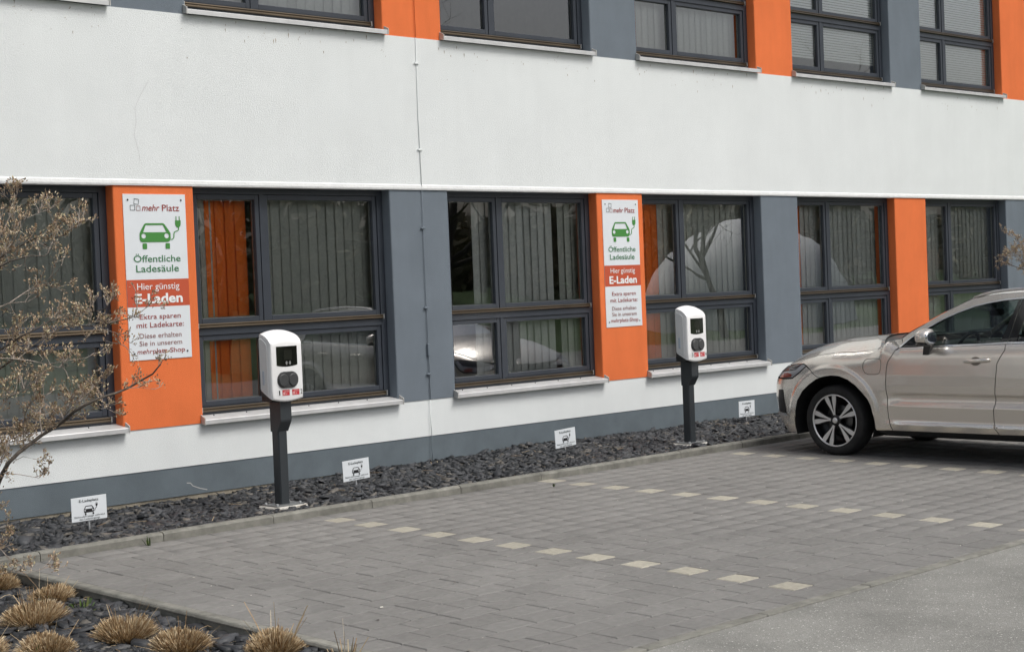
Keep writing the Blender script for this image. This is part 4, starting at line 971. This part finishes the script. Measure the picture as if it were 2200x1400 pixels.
panel('lamp_insert', [(-2.10, .868), (-2.44, .886), (-2.37, .835), (-2.25, .82), (-2.1, .81), (-1.95, .82), (-1.86, .83), (-1.95, .852)], LAMPD, None, off=.000, gap=0, parents=hl)
panel('lamp_insert', [(-2.32, .765), (-2.25, .756), (-2.2, .757), (-2.2, .80), (-2.27, .805), (-2.33, .79)], mat('amber_reflector', (.28, .05, .03), .2, coat=1), None, off=.000, gap=0, parents=hl)
UF = float(U_FRONT)
bumper = [(-2.70, .762), (-2.661, .775), (-2.583, .832), (-2.515, .872), (-2.425, .798), (-2.342, .746), (-2.249, .740), (-2.10, .742), (-1.95, .762), (-1.825, .797), (-1.82, .838), (-1.6, .82), (UF, .80), (UF, .22), (-2.0, .20), (-2.25, .19)]+ARCH[:7]
bs = panel('front_bumper', bumper, PAINT, car, gap=.002, du=.022, dz=.014)
panel('grille', [(UF, .44), (-1.62, .46), (-1.78, .56), (-1.74, .76), (-1.5, .775), (UF, .775)], GLBLK, car, off=.006, gap=0)
panel('lower_grille', [(UF, .25), (-1.9, .26), (-1.95, .33), (-1.6, .38), (UF, .38)], BLK, car, off=.005, gap=0)
panel('bumper_vent', [(-2.235, .39), (-2.20, .63), (-2.12, .63), (-2.08, .40)], BLK, car, off=.004, gap=0)
panel('bumper_trim', [(-2.26, .365), (-2.235, .39), (-1.98, .40), (-1.96, .37)], CHROME, car, off=.012, gap=0)
DR = [(-4.634, .263), (-4.600, .325), (-4.587, .384), (-4.598, .521), (-4.619, .723), (-4.633, .838), (-4.641, .923), (-4.667, .971), (-4.711, 1.044), (-4.703, 1.097)]
BELT = [(-3.575, 1.046), (-3.77, 1.05), (-3.918, 1.062), (-4.171, 1.076), (-4.513, 1.088), (-4.703, 1.097)]
fd = panel('front_door', DF+[BELT[0]]+BELT[1:-1]+DR[::-1], PAINT, car, dz=.009)
ARR = [(-5.07+.0, .275), (-5.085, .40), (-5.125, .52), (-5.20, .62), (-5.30, .70), (-5.42, .752), (-5.52, .775), (-5.61, .782), (-5.72, .772), (-5.83, .735), (-5.93, .67), (-6.01, .58), (-6.06, .47), (-6.08, .36), (-6.085, .27)]
RDE = [(-5.235, .652), (-5.33, .735), (-5.42, .83), (-5.47, .95), (-5.475, 1.112)]
rd = panel('rear_door', DR+[(-5.0, 1.104), (-5.475, 1.113)]+RDE[::-1]+ARR[:4][::-1]+[(-5.06, .268)], PAINT, car)
panel('rear_quarter', RDE+[(-6.40, 1.09), (-6.50, .80), (-6.52, .56), (-6.06, .545)]+ARR[5:12][::-1]+[ARR[4]], PAINT, car, gap=.003)
UR = float(U_REAR)
panel('tailgate', [(-6.40, 1.09), (-6.50, .80), (-6.52, .56), (UR, .56), (UR, 1.06), (-6.7, 1.08)], PAINT, car, gap=.003)
panel('rear_bumper', [(-6.06, .545), (-6.52, .56), (UR, .56), (UR, .24), (-6.4, .22), (-6.085, .22)]+ARR[12:][::-1], PAINT, car, gap=.002)
panel('tail_lamp', [(-6.18, 1.075), (-6.42, 1.085), (-6.52, .80), (-6.75, .80), (-6.72, .72), (-6.45, .72), (-6.40, .93)], TAIL, car, off=.006, gap=0)
for nm, q in (('sill_chrome', [(-3.52, .352), (-3.664, .363), (-4.114, .361), (-4.574, .357), (-4.588, .326), (-4.276, .322), (-3.808, .319), (-3.55, .327)]), ('sill_chrome', [(-4.600, .357), (-5.04, .350), (-5.04, .322), (-4.613, .325)])):
    panel(nm, q, CHROME, None, off=.003, gap=0, parents=fd if q[0][0] > -4 else rd)
# greenhouse
CO = [(-3.578, 1.058), (-3.66, 1.138), (-3.832, 1.233), (-3.99, 1.32), (-4.155, 1.389), (-4.321, 1.445), (-4.485, 1.481), (-4.649, 1.506), (-4.821, 1.518), (-5.2, 1.515), (-5.5, 1.472), (-5.70, 1.37), (-5.78, 1.15)]
CI = [(-3.610, 1.064), (-3.729, 1.159), (-3.861, 1.233), (-4.025, 1.32), (-4.191, 1.385), (-4.355, 1.437), (-4.487, 1.464), (-4.619, 1.481), (-4.777, 1.493), (-5.2, 1.491), (-5.47, 1.448), (-5.67, 1.350), (-5.74, 1.15)]
CM = [((a[0]*.35+b[0]*.65), (a[1]*.35+b[1]*.65)) for a, b in zip(CO, CI)]
RL = [(-3.606, 1.151), (-3.719, 1.223), (-3.851, 1.296), (-3.982, 1.37), (-4.114, 1.431), (-4.244, 1.489), (-4.309, 1.514), (-4.509, 1.546), (-4.815, 1.561), (-5.1, 1.562), (-5.4, 1.55), (-5.72, 1.51)]
panel('roof_frame', CO+[(-5.78, 1.118), (-6.30, 1.098), (-6.10, 1.28), (-5.92, 1.43)]+RL[::-1]+[(-3.615, 1.12)], PAINT, car, gap=.002, dz=.02)
panel('window_seal', CO+CI[::-1], GLBLK, car, off=-.003, gap=0)
panel('window_chrome', [(u, z+.001) for u, z in CO]+CM[::-1], CHROME, car, off=.003, gap=0, dz=.01)
panel('belt_chrome', BELT+[(-5.0, 1.104), (-5.76, 1.118), (-5.75, 1.137), (-5.0, 1.121), (-4.703, 1.114), (-4.513, 1.104), (-4.171, 1.091), (-3.918, 1.077), (-3.77, 1.064), (-3.605, 1.060)], CHROME, car, off=.004, gap=0, dz=.008)
panel('front_window', CI[:9]+[(-4.642, 1.112), (-4.513, 1.106), (-4.171, 1.093), (-3.918, 1.079), (-3.77, 1.066)], CARGL, car, off=-.006, gap=0)
panel('door_pillar_cover', [(-4.642, 1.110), (-4.777, 1.497), (-4.80, 1.498), (-4.715, 1.115)], GLBLK, car, off=-.001, gap=0)
panel('door_pillar_cover', [(-4.722, 1.115), (-4.808, 1.498), (-4.90, 1.498), (-4.805, 1.118)], GLBLK, car, off=-.001, gap=0)
panel('rear_window', [(-4.805, 1.118), (-4.90, 1.497)]+CI[9:]+[(-5.0, 1.121)], CARGL, car, off=-.006, gap=0)
panel('mirror_triangle', [(-3.615, 1.068), (-3.70, 1.133), (-3.79, 1.068)], GLBLK, car, off=-.002, gap=0)
def loft(name, rows, m, parent=car, nx=25, p=2.0, thick=None):
    """rows: (edge point (x,y,z) on the left side, centre y, crown)"""
    V = []; ny = len(rows)
    for (e, yc, c) in rows:
        xs = XC-e[0]
        for t in np.linspace(-1, 1, nx): V.append((XC+t*xs, e[1]+(yc-e[1])*(1-t*t), e[2]+c*(1-abs(t)**p)))
    F_ = [(j*nx+i, j*nx+i+1, (j+1)*nx+i+1, (j+1)*nx+i) for j in range(ny-1) for i in range(nx-1)]
    return put(name, V, F_, m, parent, smooth=True)
def fine(tab, n):
    D_ = _dense(tab, 12); i = np.linspace(0, len(D_)-1, n); return np.stack([np.interp(i, np.arange(len(D_)), D_[:, k]) for k in range(D_.shape[1])], -1)
hood_tab = fine([(-2.115, .8775, -1.895, -.055), (-2.20, .893, -1.98, .005), (-2.30, .917, -2.07, .045), (-2.422, .947, -2.20, .078), (-2.607, .984, -2.40, .104), (-2.831, 1.011, -2.62, .120), (-3.051, 1.019, -2.85, .130), (-3.191, 1.032, -2.99, .130), (-3.286, 1.049, -3.07, .118), (-3.345, 1.076, -3.11, .095), (-3.385, 1.098, -3.135, .072)], 60)
rows = []
for u, z, yc, c in hood_tab: e = surf(u, z-.002, -1, -.004); rows.append((e, yc, c))
loft('bonnet', rows, PAINT, p=3.0)
e0 = surf(-3.39, 1.095, -1, -.01); e1 = surf(-3.60, 1.142, -1, -.02)
loft('cowl', [(e0, -3.10, .06), ((e0+e1)/2, -3.20, .035), (e1, -3.30, -.005)], BLK, p=2.5)
rows = [(surf(u, z, -1, -.012), yc, c) for u, z, yc, c in fine([(-3.606, 1.151, -3.27, -.015), (-3.719, 1.223, -3.42, .0), (-3.851, 1.296, -3.60, .015), (-3.982, 1.37, -3.79, .028), (-4.114, 1.431, -3.97, .040), (-4.244, 1.489, -4.13, .048)], 18)]
ws = loft('windscreen', rows, CARGL)
loft('roof', [(surf(u, z, -1, -.002), yc, c) for u, z, yc, c in fine([(-4.244, 1.489, -4.13, .048), (-4.309, 1.514, -4.21, .044), (-4.509, 1.546, -4.44, .036), (-4.815, 1.561, -4.79, .030), (-5.1, 1.562, -5.1, .029), (-5.4, 1.55, -5.42, .028), (-5.72, 1.51, -5.80, .025)], 24)], PAINT, p=2.4)
loft('rear_screen', [(surf(u, z, -1, -.01), yc, c) for u, z, yc, c in ((-5.72, 1.51, -5.80, .025), (-5.92, 1.42, -6.02, .02), (-6.10, 1.28, -6.22, .01), (-6.30, 1.10, -6.38, -.01))], CARGL)
for s in (-1, 1):
    X_ = XC+s*.665
    pts = [(X_, -4.30, 1.522), (X_, -4.40, 1.552), (X_, -4.52, 1.574), (X_, -4.70, 1.588), (X_, -4.95, 1.596), (X_, -5.2, 1.595), (X_, -5.45, 1.580), (X_, -5.65, 1.553), (X_, -5.76, 1.52)]
    MB().tube(pts, [.010, .013, .014, .014, .014, .014, .014, .013, .01], 10).build('roof_rail', SATIN, car, smooth=True)
# mirrors
def superell(c, h, n=22, m=16, e=.62):
    V = []; F_ = []
    def sp(w, k): return math.copysign(abs(w)**k, w)
    for j in range(m+1):
        a = -math.pi/2+math.pi*j/m
        for i in range(n): b = 2*math.pi*i/n; V.append((c[0]+h[0]*sp(math.cos(a), e)*sp(math.cos(b), e), c[1]+h[1]*sp(math.cos(a), e)*sp(math.sin(b), e), c[2]+h[2]*sp(math.sin(a), e)))
    for j in range(m):
        for i in range(n): F_.append((j*n+i, j*n+(i+1) % n, (j+1)*n+(i+1) % n, (j+1)*n+i))
    return V, F_
for s in (-1, 1):
    V, F_ = superell((0, 0, 0), (.108, .072, .072)); V = [(x, y*(1-.15*(x*-s > 0)*abs(x)/.1)+.0, z*(1-.22*(x*s/.108))+.012*(1-(x/.108)**2)) for x, y, z in V]
    cx = XC+s*.992; mh = put('wing_mirror', [(x+cx, y-3.957, z+1.160) for x, y, z in V], F_, PAINT, car, smooth=True)
    V, F_ = superell((cx, -4.012, 1.160), (.094, .022, .058)); put('mirror_glass', V, F_, mat('mirror_silver', (.7, .72, .74), .05, metal=1), mh, smooth=True)
    V, F_ = superell((cx+s*.02, -3.95, 1.099), (.085, .058, .016)); put('mirror_base_trim', V, F_, GLBLK, mh, smooth=True)
    f0 = MB().add([(XC+s*.955, -3.995, 1.10), (XC+s*.955, -3.915, 1.10), (XC+s*.895, -3.925, .995), (XC+s*.895, -3.865, .995), (XC+s*.87, -3.985, 1.10), (XC+s*.87, -3.895, 1.10), (XC+s*.87, -3.925, .995), (XC+s*.87, -3.855, .995)],
                  [(0, 1, 3, 2), (0, 2, 6, 4), (1, 5, 7, 3), (2, 3, 7, 6), (4, 5, 1, 0), (4, 6, 7, 5)]); put('mirror_foot', f0.v, f0.f, GLBLK, mh)
# door handles
for s, pr_ in ((-1, 0), (1, 1)):
    for uc, dr in ((-4.437, fd[pr_]), (-5.20, rd[pr_])):
        zc = .946 if uc > -5 else .965
        panel('handle_recess_shade', [(uc+.012+.056*math.cos(a), zc-.006+.040*math.sin(a)) for a in np.linspace(0, 2*math.pi, 20, endpoint=False)], mat('recess_shade_paint', (.20, .178, .153), .4, metal=.5), None, off=.0012, gap=0, sides=(s,), parents=[dr])  # ellipse laid on the door skin, grip recess shade put into its darker colour
        P0 = [surf(uc+.135-.27*t, zc-.008+.014*t, s, o_) for t, o_ in ((0, .008), (.08, .026), (.3, .034), (.6, .034), (.9, .028), (1, .012))]
        mb = MB(); rings = []
        for k, q in enumerate(P0):
            hh = (.009, .0165, .019, .0185, .017, .012)[k]; dd = (.006, .010, .011, .011, .010, .007)[k]
            mb.v += [(q[0]+s*dd*math.cos(a), q[1], q[2]+hh*math.sin(a)) for a in np.linspace(0, 2*math.pi, 12, endpoint=False)]
        for k in range(5):
            for i in range(12): mb.f.append((k*12+i, k*12+(i+1) % 12, (k+1)*12+(i+1) % 12, (k+1)*12+i))
        mb.f += [tuple(range(11, -1, -1)), tuple(range(60, 72))]
        put('door_handle', mb.v, mb.f, PAINT, dr, smooth=True)
# dark inner shell behind the gaps, rockers, underside, wheel wells
for q in ([(-3.40, .25), (-3.40, .98), (-3.56, 1.03), (-5.0, 1.09), (-5.5, 1.10), (-5.5, .80), (-5.25, .68), (-5.04, .50), (-5.03, .26)],
          [(-3.42, .84), (-3.42, 1.09), (-3.25, 1.03), (-2.8, .99), (-2.45, .93), (-2.1, .86), (-1.6, .80), (UF, .78), (UF, .24), (-2.31, .24), (-2.33, .5), (-2.45, .67), (-2.6, .78), (-2.84, .82), (-3.1, .76), (-3.35, .60), (-3.37, .27), (-3.42, .27)]):
    panel('inner_shell', q, LINER, car, off=-.022, gap=0, du=.06, dz=.05)
panel('rocker', [(-3.30, .262), (-5.07, .268), (-5.07, .212), (-3.45, .212), (-3.34, .235)], BLK, car, off=-.03, gap=0)
MB().box(XC-.80, XC+.80, -5.05, -3.36, .20, .26).build('underbody', LINER, car)
MB().box(XC-.55, XC+.55, -6.3, -2.1, .21, .33).build('underbody', LINER, car)
MB().box(XC-.74, XC+.74, -2.34, -2.12, .21, .5).build('underbody', LINER, car)
MB().box(XC-.80, XC+.80, -6.3, -6.10, .24, .5).build('underbody', LINER, car)
for s in (-1, 1):
    for wy, wz in ((WF, ZF), (WR, ZR)):
        mb = MB(); n = 20
        for xo in (.895, .52):
            for i in range(n+1): a = R(-20+220*i/n); mb.v.append((XC+s*xo, wy+.475*math.cos(a), wz+.01+.462*math.sin(a)))
        for i in range(n): mb.f.append((i, i+1, n+2+i, n+1+i))
        mb.f.append(tuple(range(n+1, 2*n+2))); put('wheel_liner', mb.v, mb.f, LINER, car, smooth=False)
# wheels
def lathe(prof, cx, cy, cz, s, n=72, mod=None):
    V = []; F_ = []; k = len(prof)
    for i in range(n):
        a = 2*math.pi*i/n
        for j, (x, r) in enumerate(prof):
            rr_ = r-(mod[j] if mod and i % 2 else 0); V.append((cx-s*x, cy+rr_*math.cos(a), cz+rr_*math.sin(a)))
    for i in range(n):
        for j in range(k-1): a, b = i*k+j, ((i+1) % n)*k+j; F_.append((a, b, b+1, a+1))
    return V, F_
for s in (-1, 1):
    for wy, wz in ((WF, ZF), (WR, ZR)):
        xo = XC+s*.893; w = empty('wheel', (xo, wy, wz-.355), parent=car)
        V, F_ = lathe([(.03, .250), (.012, .262), (.002, .285), (.0, .305), (.006, .325), (.016, .338), (.028, .346), (.045, .352), (.075, .355), (.115, .356), (.155, .355), (.185, .352), (.205, .345), (.222, .330), (.23, .30), (.222, .265), (.21, .25)], xo, wy, wz, s, 120, [0, 0, 0, 0, 0, .001, .006, .006, .0, 0, 0, .006, .006, 0, 0, 0, 0])
        put('tyre', V, F_, TYRE, w, smooth=True)
        V, F_ = lathe([(.013, .263), (.008, .259), (.010, .251), (.020, .247)], xo, wy, wz, s, 64); put('rim_lip', V, F_, RIMS, w, smooth=True)
        V, F_ = lathe([(.018, .249), (.06, .243), (.14, .235), (.15, .09), (.10, .06)], xo, wy, wz, s, 48); put('rim_barrel', V, F_, RIMB, w, smooth=True)
        V, F_ = lathe([(.105, .155), (.10, .15), (.10, .07), (.105, .06)], xo, wy, wz, s, 40); put('brake_disc', V, F_, mat('brake_steel', (.12, .12, .12), .4, metal=.9), w, smooth=True)
        V, F_ = lathe([(.05, .060), (.028, .055), (.020, .030), (.018, .0005)], xo, wy, wz, s, 24); put('hub', V, F_, RIMB, w, smooth=True)
        V, F_ = lathe([(.020, .030), (.012, .026), (.009, .015), (.008, .0005)], xo, wy, wz, s, 20); put('hub_cap', V, F_, RIMS, w, smooth=True)
        for k in range(5):
            for dlt, sd_ in ((-10.5, -1), (10.5, 1)):
                th = R(102-72*k+dlt); thc = R(102-72*k)
                prof = [(.035, .010, .3), (.07, .008, .5), (.11, .010, .72), (.155, .016, .88), (.20, .023, .98), (.249, .023, 1.04)]
                def P(r, wv, f, x):
                    a = thc+(th-thc)*f; u_, v_ = math.cos(a), math.sin(a); return (xo-s*x, wy-(u_*r-v_*wv), wz+(v_*r+u_*wv))
                mb = MB(); mk = MB(); n = len(prof)
                for (r_, w_, f_) in prof:
                    d = .022+.012*(1-r_/.25); mb.v += [P(r_, -w_, f_, d), P(r_, w_, f_, d)]
                    mk.v += [P(r_, -w_*1.25-.003, f_, d+.004), P(r_, w_*1.25+.003, f_, d+.004), P(r_, w_*1.25+.003, f_, d+.035), P(r_, -w_*1.25-.003, f_, d+.035)]
                for i in range(n-1):
                    mb.f.append((2*i, 2*i+1, 2*i+3, 2*i+2))
                    for j in range(4): mk.f.append((4*i+j, 4*i+(j+1) % 4, 4*i+4+(j+1) % 4, 4*i+4+j))
                put('spoke_face', mb.v, mb.f, RIMS, w); put('spoke', mk.v, mk.f, RIMB, w)
# cabin
cab = empty('cabin', (XC, -4.4, .3), parent=car)
MB().bbox(XC-.72, XC+.72, -3.86, -3.40, .55, 1.075, .05).build('dashboard', TRIM, cab)
MB().box(XC-.78, XC+.78, -5.9, -3.4, .30, .36).build('cabin_floor', TRIM, cab)
def seat(x, y, w, name='seat'):
    mb = MB().bbox(x-w/2, x+w/2, y-.02, y+.50, .50, .66, .04); mb.add(*(lambda b: (b.v, b.f))(MB().prism_x([(y+.04, .62), (y-.09, .64), (y-.23, 1.17), (y-.19, 1.22), (y-.11, 1.20), (y+.03, .75)], x-w/2+.02, x+w/2-.02)))
    st = mb.build(name, TRIM, cab); return st
for x in (XC-.37, XC+.37):
    st = seat(x, -4.62, .48); MB().bbox(x-.13, x+.13, -4.92, -4.82, 1.22, 1.39, .035).build('headrest', TRIM, cab)
seat(XC, -5.50, 1.25)
MB().bbox(XC-.05, XC+.05, -4.16, -4.10, 1.33, 1.335, .002).build('mirror_stalk', TRIM, cab)
V, F_ = superell((XC, -4.15, 1.36), (.125, .022, .036)); put('rear_view_mirror', V, F_, TRIM, cab, smooth=True)
ringp = []; wc = Vector((XC-.37, -4.02, 1.02))
for i in range(25): a = 2*math.pi*i/24; ringp.append(wc+Vector((math.cos(a)*.185, -math.sin(a)*.08, math.sin(a)*.165)))
MB().tube(ringp, .016, 8, False).tube([wc+Vector((-.17, 0, 0)), wc+Vector((.17, 0, 0))], .018, 6).tube([wc, wc+Vector((0, .25, -.08))], .04, 8).build('steering_wheel', TRIM, cab, smooth=True)
loft('headliner', [(np.array([XC-.60, y, z]), y, .03) for y, z in ((-4.28, 1.475), (-4.6, 1.525), (-5.1, 1.535), (-5.7, 1.485))], TRIML, cab)
for s in (-1, 1):    # pale inner pillar trims
    MB().tube([tuple(surf(u, z, s, -.05)) for u, z in ((-3.75, 1.19), (-3.95, 1.31), (-4.15, 1.405), (-4.35, 1.47))], .022, 8).build('pillar_trim', TRIML, cab, smooth=True)
    MB().tube([tuple(surf(u, z, s, -.06)) for u, z in ((-4.66, 1.02), (-4.72, 1.2), (-4.82, 1.46))], .045, 8).build('pillar_trim', TRIML, cab, smooth=True)
